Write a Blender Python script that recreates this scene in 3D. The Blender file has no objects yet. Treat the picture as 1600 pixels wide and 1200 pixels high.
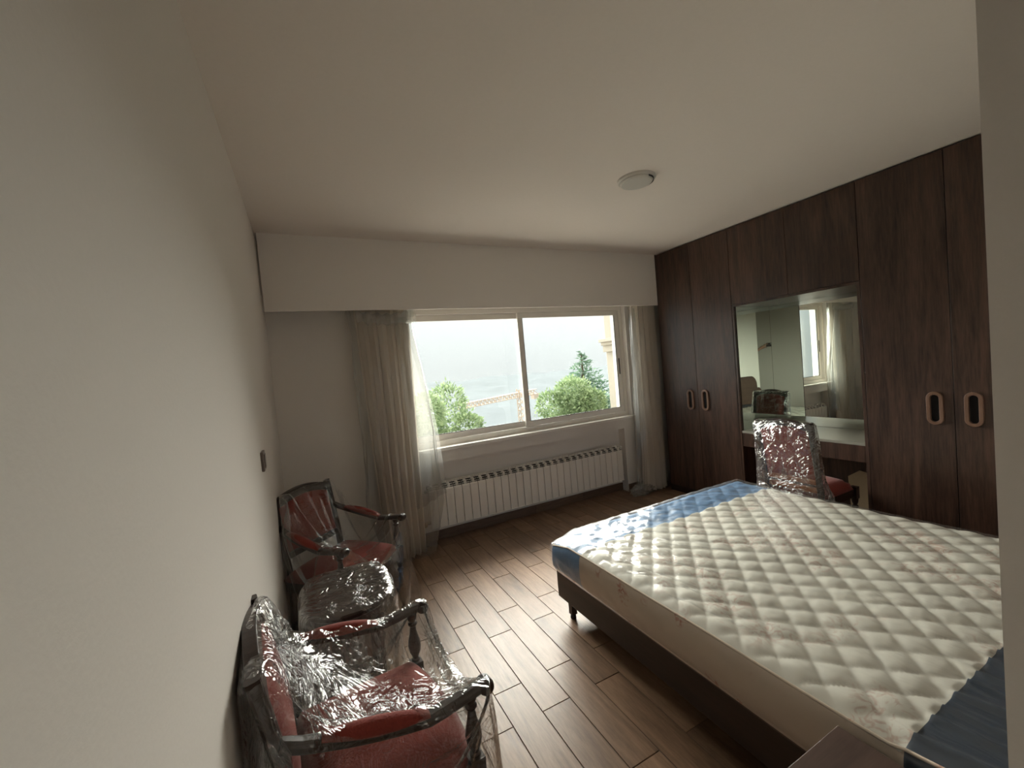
import bpy, bmesh, math, random
import numpy as np
from mathutils import Matrix, Vector, noise
PI = math.pi
random.seed(7); rng = np.random.default_rng(7)
S = bpy.context.scene; C = S.collection

# ------------------------------------------------------------------ camera
def cam_matrix(a, b, c):
    ca, sa, cb, sb, cc, sc = math.cos(a), math.sin(a), math.cos(b), math.sin(b), math.cos(c), math.sin(c)
    yaw = Matrix(((ca, -sa, 0), (sa, ca, 0), (0, 0, 1)))
    pit = Matrix(((1, 0, 0), (0, cb, -sb), (0, sb, cb)))
    rol = Matrix(((cc, 0, sc), (0, 1, 0), (-sc, 0, cc)))
    R = yaw @ pit @ rol
    r, f, u = R.col[0], R.col[1], R.col[2]
    M = Matrix(((r[0], u[0], -f[0]), (r[1], u[1], -f[1]), (r[2], u[2], -f[2]))).to_4x4()
    M.translation = (0, 0, 1.5)
    return M
cd = bpy.data.cameras.new('camera'); cam = bpy.data.objects.new('camera', cd); C.objects.link(cam)
cd.sensor_width = 36; cd.sensor_fit = 'HORIZONTAL'; cd.lens = 650.56 * 36 / 1600
cd.clip_start = 0.02; cd.clip_end = 2000
cam.matrix_world = cam_matrix(-0.461057, -0.039316, 0.0885615)
S.camera = cam

# ------------------------------------------------------------------ world, daylight, exposure
SKY_H, SKY_Z = 0.50, 2.0
w = bpy.data.worlds.new('sky'); S.world = w; w.use_nodes = True
nt = w.node_tree; nt.nodes.clear()
out = nt.nodes.new('ShaderNodeOutputWorld'); bg = nt.nodes.new('ShaderNodeBackground')
tc = nt.nodes.new('ShaderNodeTexCoord'); sp = nt.nodes.new('ShaderNodeSeparateXYZ')
mr = nt.nodes.new('ShaderNodeMapRange'); mr.inputs['From Min'].default_value = 0; mr.inputs['From Max'].default_value = 1
mr.inputs['To Min'].default_value = SKY_H; mr.inputs['To Max'].default_value = SKY_Z
nt.links.new(tc.outputs['Generated'], sp.inputs[0]); nt.links.new(sp.outputs['Z'], mr.inputs['Value'])
nt.links.new(mr.outputs[0], bg.inputs['Strength']); bg.inputs['Color'].default_value = (0.95, 0.97, 1.0, 1)
nt.links.new(bg.outputs[0], out.inputs[0])
# the sun behind thick fog: a very wide, soft source high outside the window, backlighting the garden
def sun(name, direction, angle, strength, col):
    l = bpy.data.lights.new(name, 'SUN'); l.angle = math.radians(angle); l.energy = strength; l.color = col
    o = bpy.data.objects.new(name, l); C.objects.link(o); o.rotation_euler = Vector(direction).to_track_quat('Z', 'Y').to_euler(); return o
sun('fog_sun', (0.14, 1.0, 0.46), 72, 26.0, (1.0, 0.94, 0.885))
S.view_settings.view_transform = 'Standard'; S.view_settings.look = 'None'
S.view_settings.gamma = 1.0; S.view_settings.use_curve_mapping = False
S.view_settings.exposure = 0.42

# ------------------------------------------------------------------ materials
def lnk(nt, a, b): nt.links.new(a, b)
def new_mat(name):
    m = bpy.data.materials.new(name); m.use_nodes = True; nt = m.node_tree
    return m, nt, nt.nodes['Principled BSDF']
def plain(name, col, rough=0.6, bump=0.0, scale=80, var=0.0, metal=0.0, coat=0.0, sheen=0.0, spec=0.5):
    m, nt, p = new_mat(name)
    p.inputs['Base Color'].default_value = (*col, 1); p.inputs['Roughness'].default_value = rough
    p.inputs['Metallic'].default_value = metal; p.inputs['Coat Weight'].default_value = coat
    p.inputs['Sheen Weight'].default_value = sheen; p.inputs['Specular IOR Level'].default_value = spec
    t = nt.nodes.new('ShaderNodeTexCoord'); n = nt.nodes.new('ShaderNodeTexNoise')
    n.inputs['Scale'].default_value = scale; n.inputs['Detail'].default_value = 4
    lnk(nt, t.outputs['Object'], n.inputs['Vector'])
    if var:
        mx = nt.nodes.new('ShaderNodeMix'); mx.data_type = 'RGBA'
        mx.inputs['A'].default_value = (*[c * (1 - var) for c in col], 1); mx.inputs['B'].default_value = (*[min(1, c * (1 + var)) for c in col], 1)
        lnk(nt, n.outputs['Fac'], mx.inputs['Factor']); lnk(nt, mx.outputs['Result'], p.inputs['Base Color'])
    if bump:
        b = nt.nodes.new('ShaderNodeBump'); b.inputs['Strength'].default_value = bump; b.inputs['Distance'].default_value = 0.01
        lnk(nt, n.outputs['Fac'], b.inputs['Height']); lnk(nt, b.outputs[0], p.inputs['Normal'])
    return m
def wood(name, dark, light, rough, axis='Z', stretch=14, scale=3.0, coat=0.2, per_object=0.0, bump=0.15, fine=0.5):
    m, nt, p = new_mat(name)
    t = nt.nodes.new('ShaderNodeTexCoord'); mp = nt.nodes.new('ShaderNodeMapping')
    sc = [stretch] * 3; sc['XYZ'.index(axis)] = 1.0; mp.inputs['Scale'].default_value = sc
    src = t.outputs['Object']; oi = nt.nodes.new('ShaderNodeObjectInfo')
    va = nt.nodes.new('ShaderNodeVectorMath'); va.operation = 'MULTIPLY_ADD'
    cmb = nt.nodes.new('ShaderNodeCombineXYZ')
    for i in range(3): lnk(nt, oi.outputs['Random'], cmb.inputs[i])
    va.inputs[1].default_value = (37, 53, 29); lnk(nt, cmb.outputs[0], va.inputs[0]); lnk(nt, src, va.inputs[2])
    lnk(nt, va.outputs[0], mp.inputs['Vector'])
    n = nt.nodes.new('ShaderNodeTexNoise'); n.inputs['Scale'].default_value = scale * 0.35; n.inputs['Detail'].default_value = 6; n.inputs['Distortion'].default_value = 1.2
    n2 = nt.nodes.new('ShaderNodeTexNoise'); n2.inputs['Scale'].default_value = scale * 3.2; n2.inputs['Detail'].default_value = 8; n2.inputs['Roughness'].default_value = 0.7
    lnk(nt, mp.outputs[0], n.inputs['Vector']); lnk(nt, mp.outputs[0], n2.inputs['Vector'])
    ma = nt.nodes.new('ShaderNodeMath'); ma.operation = 'MULTIPLY_ADD'; ma.inputs[1].default_value = fine; 
    mb = nt.nodes.new('ShaderNodeMath'); mb.operation = 'MULTIPLY'; mb.inputs[1].default_value = 1 - fine
    lnk(nt, n.outputs['Fac'], mb.inputs[0]); lnk(nt, n2.outputs['Fac'], ma.inputs[0]); lnk(nt, mb.outputs[0], ma.inputs[2])
    r = nt.nodes.new('ShaderNodeValToRGB'); r.color_ramp.elements[0].position = 0.36; r.color_ramp.elements[1].position = 0.66
    r.color_ramp.elements[0].color = (*dark, 1); r.color_ramp.elements[1].color = (*light, 1)
    lnk(nt, ma.outputs[0], r.inputs[0])
    colout = r.outputs[0]
    if per_object:
        hs = nt.nodes.new('ShaderNodeHueSaturation'); m2 = nt.nodes.new('ShaderNodeMapRange')
        m2.inputs['To Min'].default_value = 1 - per_object; m2.inputs['To Max'].default_value = 1 + per_object
        lnk(nt, oi.outputs['Random'], m2.inputs['Value']); lnk(nt, m2.outputs[0], hs.inputs['Value']); lnk(nt, colout, hs.inputs['Color']); colout = hs.outputs[0]
    lnk(nt, colout, p.inputs['Base Color'])
    p.inputs['Roughness'].default_value = rough; p.inputs['Coat Weight'].default_value = coat; p.inputs['Coat Roughness'].default_value = rough * 0.7
    b = nt.nodes.new('ShaderNodeBump'); b.inputs['Strength'].default_value = bump; b.inputs['Distance'].default_value = 0.003
    lnk(nt, n2.outputs['Fac'], b.inputs['Height']); lnk(nt, b.outputs[0], p.inputs['Normal'])
    return m
def film(name, milky=0.04, crinkle=0.5, scale=22, tint=(0.95, 0.955, 0.95), rough=0.12, gain=1.6, dist=0.006, aniso=(1, 1, 1), clear=1.0):
    """thin clear plastic sheet: see-through, mirror-like glints, a trace of milkiness"""
    m = bpy.data.materials.new(name); m.use_nodes = True; nt = m.node_tree; nt.nodes.clear(); N = nt.nodes.new
    o = N('ShaderNodeOutputMaterial'); tr = N('ShaderNodeBsdfTransparent'); tr.inputs[0].default_value = (*[c * clear for c in tint], 1)
    gl = N('ShaderNodeBsdfGlossy'); gl.inputs['Roughness'].default_value = rough; gl.inputs['Color'].default_value = (1, 1, 1, 1)
    df = N('ShaderNodeBsdfDiffuse'); df.inputs[0].default_value = (0.82, 0.79, 0.73, 1)
    tl = N('ShaderNodeBsdfTranslucent'); tl.inputs[0].default_value = (0.8, 0.8, 0.78, 1)
    ml = N('ShaderNodeMixShader'); ml.inputs[0].default_value = 0.5; lnk(nt, df.outputs[0], ml.inputs[1]); lnk(nt, tl.outputs[0], ml.inputs[2])
    m1 = N('ShaderNodeMixShader'); m1.inputs[0].default_value = milky; lnk(nt, tr.outputs[0], m1.inputs[1]); lnk(nt, ml.outputs[0], m1.inputs[2])
    fr = N('ShaderNodeLayerWeight'); fr.inputs['Blend'].default_value = 0.5
    f5 = N('ShaderNodeMath'); f5.operation = 'POWER'; f5.inputs[1].default_value = 4.0; lnk(nt, fr.outputs['Facing'], f5.inputs[0])
    f6 = N('ShaderNodeMath'); f6.operation = 'MULTIPLY_ADD'; f6.inputs[1].default_value = 0.9; f6.inputs[2].default_value = 0.05; lnk(nt, f5.outputs[0], f6.inputs[0])
    g = N('ShaderNodeMath'); g.operation = 'MULTIPLY'; g.inputs[1].default_value = gain; g.use_clamp = True
    m2 = N('ShaderNodeMixShader'); lnk(nt, f6.outputs[0], g.inputs[0]); lnk(nt, g.outputs[0], m2.inputs[0])
    lnk(nt, m1.outputs[0], m2.inputs[1]); lnk(nt, gl.outputs[0], m2.inputs[2]); lnk(nt, m2.outputs[0], o.inputs[0])
    t = N('ShaderNodeTexCoord'); mp = N('ShaderNodeMapping'); mp.inputs['Scale'].default_value = aniso; lnk(nt, t.outputs['Object'], mp.inputs[0])
    v = N('ShaderNodeTexVoronoi'); v.feature = 'F1'; v.inputs['Scale'].default_value = scale
    n = N('ShaderNodeTexNoise'); n.inputs['Scale'].default_value = scale * 0.5; n.inputs['Detail'].default_value = 3; n.inputs['Distortion'].default_value = 2.5
    wv = N('ShaderNodeVectorMath'); wv.operation = 'MULTIPLY_ADD'; wv.inputs[1].default_value = (0.12, 0.12, 0.12)
    n3 = N('ShaderNodeTexNoise'); n3.inputs['Scale'].default_value = 5
    lnk(nt, mp.outputs[0], n3.inputs['Vector']); lnk(nt, n3.outputs['Color'], wv.inputs[0]); lnk(nt, mp.outputs[0], wv.inputs[2])
    lnk(nt, wv.outputs[0], v.inputs['Vector']); lnk(nt, wv.outputs[0], n.inputs['Vector'])
    s1 = N('ShaderNodeMath'); s1.operation = 'SUBTRACT'; s1.inputs[1].default_value = 0.5; lnk(nt, n.outputs['Fac'], s1.inputs[0])
    s2 = N('ShaderNodeMath'); s2.operation = 'ABSOLUTE'; lnk(nt, s1.outputs[0], s2.inputs[0])
    s3 = N('ShaderNodeMath'); s3.operation = 'POWER'; s3.inputs[1].default_value = 0.7; lnk(nt, s2.outputs[0], s3.inputs[0])
    ad = N('ShaderNodeMath'); ad.operation = 'MULTIPLY_ADD'; ad.inputs[1].default_value = 0.35; lnk(nt, v.outputs['Distance'], ad.inputs[0]); lnk(nt, s3.outputs[0], ad.inputs[2])
    b = N('ShaderNodeBump'); b.inputs['Strength'].default_value = crinkle; b.inputs['Distance'].default_value = dist
    lnk(nt, ad.outputs[0], b.inputs['Height'])
    for s in (gl, fr): lnk(nt, b.outputs[0], s.inputs['Normal'])
    return m

M = {}
M['wall'] = plain('wall_paint', (0.765, 0.72, 0.67), 0.85, 0.05, 120, 0.02)
M['ceiling'] = plain('ceiling_paint', (0.86, 0.795, 0.73), 0.9, 0.03, 60, 0.02)
M['pelmet'] = plain('pelmet_paint', (0.82, 0.775, 0.72), 0.6, 0.02, 60, 0.01)
M['grout'] = plain('floor_grout', (0.09, 0.065, 0.05), 0.9, 0.2, 200)
M['tile'] = wood('wood_look_tile', (0.135, 0.078, 0.046), (0.31, 0.193, 0.122), 0.38, 'Y', 9, 3.2, 0.0, 0.16, 0.1, 0.45)
M['skirt'] = wood('skirting_tile', (0.10, 0.06, 0.04), (0.2, 0.13, 0.09), 0.4, 'X', 9, 3.2, 0.0, 0.1, 0.1, 0.45)
M['walnut'] = wood('walnut_veneer', (0.014, 0.0065, 0.0045), (0.105, 0.056, 0.038), 0.36, 'Z', 13, 2.2, 0.1, 0.08, 0.12, 0.5)
M['walnut_dark'] = plain('walnut_edge', (0.022, 0.013, 0.010), 0.5)
M['oval'] = wood('handle_wood', (0.13, 0.065, 0.04), (0.24, 0.135, 0.085), 0.4, 'Z', 8, 8, 0.2, 0, 0.1)
M['slot_shade'] = plain('slot_shade_black', (0.006, 0.005, 0.005), 0.9)  # black painted for the shade inside the handle slots
M['mahogany'] = wood('dark_mahogany', (0.012, 0.0055, 0.0035), (0.04, 0.017, 0.010), 0.38, 'Z', 5, 9, 0.1, 0, 0.1)
M['lit_wood'] = wood('reddish_lit_wood', (0.20, 0.06, 0.02), (0.34, 0.12, 0.045), 0.35, 'Y', 6, 7, 0.3, 0, 0.1)  # reddish light on the desk chair's rails, put into the wood colour
M['velvet'] = plain('red_velvet', (0.235, 0.032, 0.020), 0.9, 0.25, 160, 0.2, sheen=0.15)
M['frame'] = plain('white_aluminium', (0.78, 0.73, 0.66), 0.4, 0.02, 90)
M['sill'] = plain('stone_sill', (0.82, 0.78, 0.72), 0.25, 0.02, 40, 0.04)
M['gasket'] = plain('rubber_gasket', (0.03, 0.03, 0.03), 0.6)
M['radiator'] = plain('radiator_enamel', (0.82, 0.77, 0.70), 0.35, 0.0)
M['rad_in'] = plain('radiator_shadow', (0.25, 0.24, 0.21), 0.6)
M['rad_shade'] = plain('radiator_grille_shade', (0.05, 0.048, 0.042), 0.8)  # near-black colour stands in for the shade between the louvres
M['white_plastic'] = plain('white_plastic', (0.62, 0.6, 0.55), 0.4)
M['brass'] = plain('brass_valve', (0.4, 0.3, 0.16), 0.35, metal=1.0)
M['steel'] = plain('steel', (0.5, 0.5, 0.5), 0.3, metal=1.0)
M['switch'] = plain('bronze_switch', (0.16, 0.125, 0.105), 0.35)
M['bed'] = wood('bed_wood', (0.014, 0.008, 0.006), (0.036, 0.020, 0.014), 0.42, 'Y', 10, 2.5, 0.05, 0, 0.1)
M['night'] = wood('nightstand_wood', (0.05, 0.029, 0.022), (0.095, 0.056, 0.042), 0.45, 'X', 10, 2.5, 0.05, 0, 0.1)
M['black'] = plain('black_plastic', (0.01, 0.01, 0.01), 0.35)
M['desk_top'] = plain('desk_laminate', (0.30, 0.30, 0.255), 0.30, 0.02, 20, 0.04)
M['cardboard'] = plain('cardboard', (0.55, 0.42, 0.26), 0.8, 0.1, 60, 0.08)
M['stone'] = plain('render_wall', (0.42, 0.385, 0.32), 0.9, 0.15, 20, 0.06)
M['crane'] = plain('crane_paint', (0.55, 0.40, 0.26), 0.6, 0, 20, 0.1)
M['earth'] = plain('hazy_hillside', (0.10, 0.115, 0.12), 1.0, 0.2, 0.2, 0.35, spec=0.0)
M['bounce_ground'] = plain('pale_bounce_ground', (0.42, 0.39, 0.35), 0.9, 0.1, 3, 0.08, spec=0.0)  # unseen ground, made pale to bounce daylight up to the ceiling
M['bark'] = plain('bark', (0.12, 0.09, 0.06), 0.9, 0.4, 30, 0.2)
M['skin'] = plain('skin', (0.35, 0.2, 0.14), 0.5)
M['sleeve'] = plain('dark_sleeve', (0.10, 0.055, 0.03), 0.9, 0.2, 90)

def leaf_mat(name, a, b):
    m, nt, p = new_mat(name)
    gm = nt.nodes.new('ShaderNodeNewGeometry'); r = nt.nodes.new('ShaderNodeValToRGB')
    r.color_ramp.elements[0].color = (*a, 1); r.color_ramp.elements[1].color = (*b, 1)
    lnk(nt, gm.outputs['Random Per Island'], r.inputs[0]); lnk(nt, r.outputs[0], p.inputs['Base Color'])
    p.inputs['Roughness'].default_value = 0.6
    tl = nt.nodes.new('ShaderNodeBsdfTranslucent'); lnk(nt, r.outputs[0], tl.inputs[0])
    mx = nt.nodes.new('ShaderNodeMixShader'); mx.inputs[0].default_value = 0.35
    o = nt.nodes['Material Output']; lnk(nt, p.outputs[0], mx.inputs[1]); lnk(nt, tl.outputs[0], mx.inputs[2]); lnk(nt, mx.outputs[0], o.inputs[0])
    return m
M['leaf'] = leaf_mat('bush_leaf', (0.12, 0.19, 0.085), (0.33, 0.42, 0.23))
M['needle'] = leaf_mat('conifer_needles', (0.09, 0.16, 0.11), (0.17, 0.27, 0.17))

# mirror, glass
m, nt, p = new_mat('mirror_glass'); p.inputs['Base Color'].default_value = (0.74, 0.80, 0.74, 1); p.inputs['Metallic'].default_value = 1; p.inputs['Roughness'].default_value = 0.004; M['mirror'] = m
m = bpy.data.materials.new('window_glass'); m.use_nodes = True; nt = m.node_tree; nt.nodes.clear()
o = nt.nodes.new('ShaderNodeOutputMaterial'); tr = nt.nodes.new('ShaderNodeBsdfTransparent'); tr.inputs[0].default_value = (0.93, 0.96, 0.94, 1)
gl = nt.nodes.new('ShaderNodeBsdfGlossy'); gl.inputs['Roughness'].default_value = 0.01; lw = nt.nodes.new('ShaderNodeLayerWeight'); f5 = nt.nodes.new('ShaderNodeMath'); f5.operation = 'POWER'; f5.inputs[1].default_value = 5
fr = nt.nodes.new('ShaderNodeMath'); fr.operation = 'MULTIPLY_ADD'; fr.inputs[1].default_value = 0.9; fr.inputs[2].default_value = 0.04; lnk(nt, lw.outputs['Facing'], f5.inputs[0]); lnk(nt, f5.outputs[0], fr.inputs[0])
mx = nt.nodes.new('ShaderNodeMixShader'); lnk(nt, fr.outputs[0], mx.inputs[0]); lnk(nt, tr.outputs[0], mx.inputs[1]); lnk(nt, gl.outputs[0], mx.inputs[2]); lnk(nt, mx.outputs[0], o.inputs[0]); M['glass'] = m

# mattress ticking: cream cloth with faint pink-brown sprigs
def ticking(name, base, sprig, sc, lo, hi, amt):
    m, nt, p = new_mat(name); t = nt.nodes.new('ShaderNodeTexCoord')
    n = nt.nodes.new('ShaderNodeTexNoise'); n.inputs['Scale'].default_value = sc; n.inputs['Detail'].default_value = 1
    n2 = nt.nodes.new('ShaderNodeTexNoise'); n2.inputs['Scale'].default_value = 24; n2.inputs['Detail'].default_value = 5; n2.inputs['Distortion'].default_value = 2.0
    lnk(nt, t.outputs['Object'], n.inputs['Vector']); lnk(nt, t.outputs['Object'], n2.inputs['Vector'])
    r1 = nt.nodes.new('ShaderNodeValToRGB'); r1.color_ramp.elements[0].position = lo; r1.color_ramp.elements[1].position = hi; lnk(nt, n.outputs['Fac'], r1.inputs[0])
    r2 = nt.nodes.new('ShaderNodeValToRGB'); r2.color_ramp.elements[0].position = 0.48; r2.color_ramp.elements[1].position = 0.60; lnk(nt, n2.outputs['Fac'], r2.inputs[0])
    mm = nt.nodes.new('ShaderNodeMath'); mm.operation = 'MULTIPLY'; lnk(nt, r1.outputs[0], mm.inputs[0]); lnk(nt, r2.outputs[0], mm.inputs[1])
    m3 = nt.nodes.new('ShaderNodeMath'); m3.operation = 'MULTIPLY'; m3.inputs[1].default_value = amt; lnk(nt, mm.outputs[0], m3.inputs[0])
    mx = nt.nodes.new('ShaderNodeMix'); mx.data_type = 'RGBA'; mx.inputs['A'].default_value = (*base, 1); mx.inputs['B'].default_value = (*sprig, 1)
    lnk(nt, m3.outputs[0], mx.inputs['Factor']); lnk(nt, mx.outputs['Result'], p.inputs['Base Color']); p.inputs['Roughness'].default_value = 0.75; M[name] = m
ticking('tick', (0.66, 0.64, 0.57), (0.46, 0.26, 0.20), 4.6, .50, .64, .55)
ticking('side_tick', (0.60, 0.50, 0.40), (0.42, 0.15, 0.10), 6.5, .56, .66, .85)
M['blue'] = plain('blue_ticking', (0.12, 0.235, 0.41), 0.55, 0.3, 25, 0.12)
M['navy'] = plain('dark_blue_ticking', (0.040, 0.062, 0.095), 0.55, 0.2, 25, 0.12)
# curtain cloth
m, nt, p = new_mat('curtain_cloth'); p.inputs['Base Color'].default_value = (0.70, 0.60, 0.49, 1); p.inputs['Roughness'].default_value = 0.9
tl = nt.nodes.new('ShaderNodeBsdfTranslucent'); tl.inputs[0].default_value = (0.55, 0.47, 0.39, 1); mx = nt.nodes.new('ShaderNodeMixShader'); mx.inputs[0].default_value = 0.13
o = nt.nodes['Material Output']; lnk(nt, p.outputs[0], mx.inputs[1]); lnk(nt, tl.outputs[0], mx.inputs[2]); lnk(nt, mx.outputs[0], o.inputs[0]); M['curtain'] = m
M['film'] = film('clear_film', 0.018, 0.5, 11, rough=0.10, gain=1.4, dist=.015)
M['film_crushed'] = film('crushed_film', 0.018, 0.8, 15, rough=0.10, gain=1.35, dist=0.02)
M['film_taut'] = film('table_film', 0.03, 0.7, 18, rough=0.08, gain=2.0, dist=0.015)
M['film_bed'] = film('mattress_film', 0.03, 0.30, 14, rough=0.26, gain=1.0, dist=0.006, aniso=(1.6, 0.5, 1))
M['film_wad'] = film('wadded_film', 0.38, 0.8, 20, rough=0.15, gain=1.8, dist=0.02)
M['film_knot'] = film('knotted_film', 0.035, 0.8, 17, rough=0.07, gain=3.0, dist=0.03)
M['film_curtain'] = film('curtain_film', 0.20, 0.5, 9, tint=(0.95, 0.955, 0.945), rough=0.25, gain=1.4, dist=0.012, aniso=(1.5, 1.5, 0.3))

# ------------------------------------------------------------------ mesh helpers
def finish(name, bm, mat, parent=None, smooth=False, bevel=0, loc=None, subsurf=0, kind=None):
    me = bpy.data.meshes.new(name); bm.to_mesh(me); bm.free()
    mats = mat if isinstance(mat, (list, tuple)) else [mat]
    for q in mats: me.materials.append(M[q] if isinstance(q, str) else q)
    if smooth: me.polygons.foreach_set('use_smooth', [True] * len(me.polygons))
    o = bpy.data.objects.new(name, me); C.objects.link(o)
    if parent: o.parent = parent
    if loc: o.location = loc
    if bevel:
        b = o.modifiers.new('bevel', 'BEVEL'); b.width = bevel; b.segments = 2; b.limit_method = 'ANGLE'
    if subsurf:
        b = o.modifiers.new('sub', 'SUBSURF'); b.levels = subsurf; b.render_levels = subsurf
    if kind: o['kind'] = kind
    return o
def box(bm, x0, x1, y0, y1, z0, z1, mi=0):
    v = [bm.verts.new((x, y, z)) for x in (x0, x1) for y in (y0, y1) for z in (z0, z1)]
    for f in ((0, 1, 3, 2), (4, 6, 7, 5), (0, 4, 5, 1), (2, 3, 7, 6), (0, 2, 6, 4), (1, 5, 7, 3)):
        bm.faces.new([v[i] for i in f]).material_index = mi
    return v
def boxes(*bs):
    bm = bmesh.new()
    for b in bs: box(bm, *b)
    return bm
def lathe(bm, prof, cx=0, cy=0, n=20, axis=None, origin=None):
    """prof: list of (radius, height); axis: optional direction vector from origin"""
    if axis is not None:
        q = Vector(axis).normalized().to_track_quat('Z', 'Y')
    rings = []
    for r, h in prof:
        ring = []
        for i in range(n):
            a = 2 * PI * i / n; p = Vector((r * math.cos(a), r * math.sin(a), h))
            p = (q @ p + Vector(origin)) if axis is not None else p + Vector((cx, cy, 0))
            ring.append(bm.verts.new(p))
        rings.append(ring)
    for a, b in zip(rings, rings[1:]):
        for i in range(n): bm.faces.new((a[i], a[(i + 1) % n], b[(i + 1) % n], b[i]))
    bm.faces.new(rings[0][::-1]); bm.faces.new(rings[-1])
def sweep(bm, pts, secs, up=(0, 0, 1), cap=True):
    """sweep closed cross-sections (list of (u,v)) along pts; secs one list or one per point"""
    pts = [Vector(p) for p in pts]; n = len(pts)
    if not isinstance(secs[0][0], (list, tuple)): secs = [secs] * n
    rings = []
    for i, p in enumerate(pts):
        t = (pts[min(i + 1, n - 1)] - pts[max(i - 1, 0)]).normalized()
        s = t.cross(Vector(up)).normalized(); u = s.cross(t)
        rings.append([bm.verts.new(p + s * a + u * b) for a, b in secs[i]])
    k = len(rings[0])
    for a, b in zip(rings, rings[1:]):
        for i in range(k): bm.faces.new((a[i], a[(i + 1) % k], b[(i + 1) % k], b[i]))
    if cap: bm.faces.new(rings[0][::-1]); bm.faces.new(rings[-1])
def circ(r, n=10, ry=None):
    ry = ry or r; return [(r * math.cos(2 * PI * i / n), ry * math.sin(2 * PI * i / n)) for i in range(n)]
def rrect(w, h, r=0.006, n=3):
    o = []
    for cx, cy, a0 in ((w / 2 - r, h / 2 - r, 0), (-w / 2 + r, h / 2 - r, PI / 2), (-w / 2 + r, -h / 2 + r, PI), (w / 2 - r, -h / 2 + r, 1.5 * PI)):
        for i in range(n): a = a0 + PI / 2 * i / (n - 1); o.append((cx + r * math.cos(a), cy + r * math.sin(a)))
    return o
def grid(bm, P, mi=0, close_u=False):
    """P: array [nu][nv][3]"""
    nu, nv = len(P), len(P[0]); V = [[bm.verts.new(P[i][j]) for j in range(nv)] for i in range(nu)]
    for i in range(nu if close_u else nu - 1):
        for j in range(nv - 1):
            f = bm.faces.new((V[i][j], V[(i + 1) % nu][j], V[(i + 1) % nu][j + 1], V[i][j + 1])); f.material_index = mi
    return V
def prism(bm, poly, x0, x1, plane='yz'):
    """extrude a 2D polygon"""
    def P(a, b, t): return {'yz': (t, a, b), 'xz': (a, t, b), 'xy': (a, b, t)}[plane]
    A = [bm.verts.new(P(a, b, x0)) for a, b in poly]; B = [bm.verts.new(P(a, b, x1)) for a, b in poly]
    bm.faces.new(A); bm.faces.new(B[::-1]); n = len(poly)
    for i in range(n): bm.faces.new((A[i], B[i], B[(i + 1) % n], A[(i + 1) % n]))
def struct(name, bm, mat, parent=None, **k):
    o = finish(name, bm, mat, parent, **k)
    if not parent: o['kind'] = 'structure'
    return o
def thing(name, label, cat, loc=(0, 0, 0), rz=0, group=None):
    o = bpy.data.objects.new(name, None); C.objects.link(o); o.location = loc; o.rotation_euler = (0, 0, rz)
    o['label'] = label; o['category'] = cat; o.empty_display_size = 0.1
    if group: o['group'] = group
    return o
def tag(o, label, cat, group=None):
    o['label'] = label; o['category'] = cat
    if group: o['group'] = group
    return o
def fixn(bm): bmesh.ops.recalc_face_normals(bm, faces=bm.faces[:])
def nz(x, y, z=0.0): return noise.noise(Vector((x, y, z)))

# ------------------------------------------------------------------ room shell
XL, XR, XF, YW, YN, H = -0.21, 4.13, 3.51, 3.60, 0.181, 2.58     # left wall, right wall, wardrobe front, window wall, near wall, ceiling
YP = 3.343; YB = -2.2; XJ = 0.70
WX0, WX1, WZ0, WZ1 = 0.69, 3.265, 0.848, 2.082                     # window opening
struct('wall_left', boxes((XL - .15, XL, YB, YW + .25, 0, H)), 'wall')
struct('ceiling', boxes((XL - .15, XR + .15, YB - .15, YW + .25, H, H + .15)), 'ceiling')
struct('wall_right', boxes((XR, XR + .15, YN, YW + .25, 0, H)), 'wall')
struct('wall_near', boxes((XJ, XR + .15, YN - .18, YN, 0, H), (XJ, XJ + .15, YB, YN - .18, 0, H)), 'wall')
struct('wall_back', boxes((XL - .15, XR + .15, YB - .15, YB, 0, H)), 'wall')
# window wall with opening and radiator niche (0.82..3.12, z 0..0.72)
NX0, NX1, NZ = 0.80, 3.13, 0.715
bm = boxes((XL, WX0, YW, YW + .25, 0, H), (WX1, XR, YW, YW + .25, 0, H), (WX0, WX1, YW, YW + .25, WZ1, H),
           (WX0, WX1, YW, YW + .25, NZ, WZ0 - .03), (WX0, NX0, YW, YW + .25, 0, NZ), (NX1, WX1, YW, YW + .25, 0, NZ),
           (NX0, NX1, YW + .10, YW + .25, 0, NZ))
struct('wall_window', bm, 'wall')
# floor slab and wood-look tiles
fl = struct('floor', boxes((XL - .15, XR + .15, YB - .15, YW + .25, -0.2, -0.003)), 'grout')
TW, TL, G = 0.1430, 0.589, 0.0016
tile_cache = {}
def tile(x0, x1, y0, y1):
    w_, l_ = round(x1 - x0, 3), round(y1 - y0, 3)
    if w_ < .02 or l_ < .02: return
    key = (w_, l_)
    if key not in tile_cache:
        bm = bmesh.new(); a, b, c = w_ / 2 - G, l_ / 2 - G, 0.0012
        lo = [bm.verts.new((sx * a, sy * b, -0.006)) for sx, sy in ((-1, -1), (1, -1), (1, 1), (-1, 1))]
        mi = [bm.verts.new((sx * a, sy * b, -c)) for sx, sy in ((-1, -1), (1, -1), (1, 1), (-1, 1))]
        hi = [bm.verts.new((sx * (a - c), sy * (b - c), 0)) for sx, sy in ((-1, -1), (1, -1), (1, 1), (-1, 1))]
        bm.faces.new(hi)
        for i in range(4):
            j = (i + 1) % 4; bm.faces.new((lo[i], lo[j], mi[j], mi[i])); bm.faces.new((mi[i], mi[j], hi[j], hi[i]))
        me = bpy.data.meshes.new('tile'); bm.to_mesh(me); bm.free(); me.materials.append(M['tile']); tile_cache[key] = me
    o = bpy.data.objects.new('tile', tile_cache[key]); C.objects.link(o); o.parent = fl; o.location = ((x0 + x1) / 2, (y0 + y1) / 2, 0)
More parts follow.
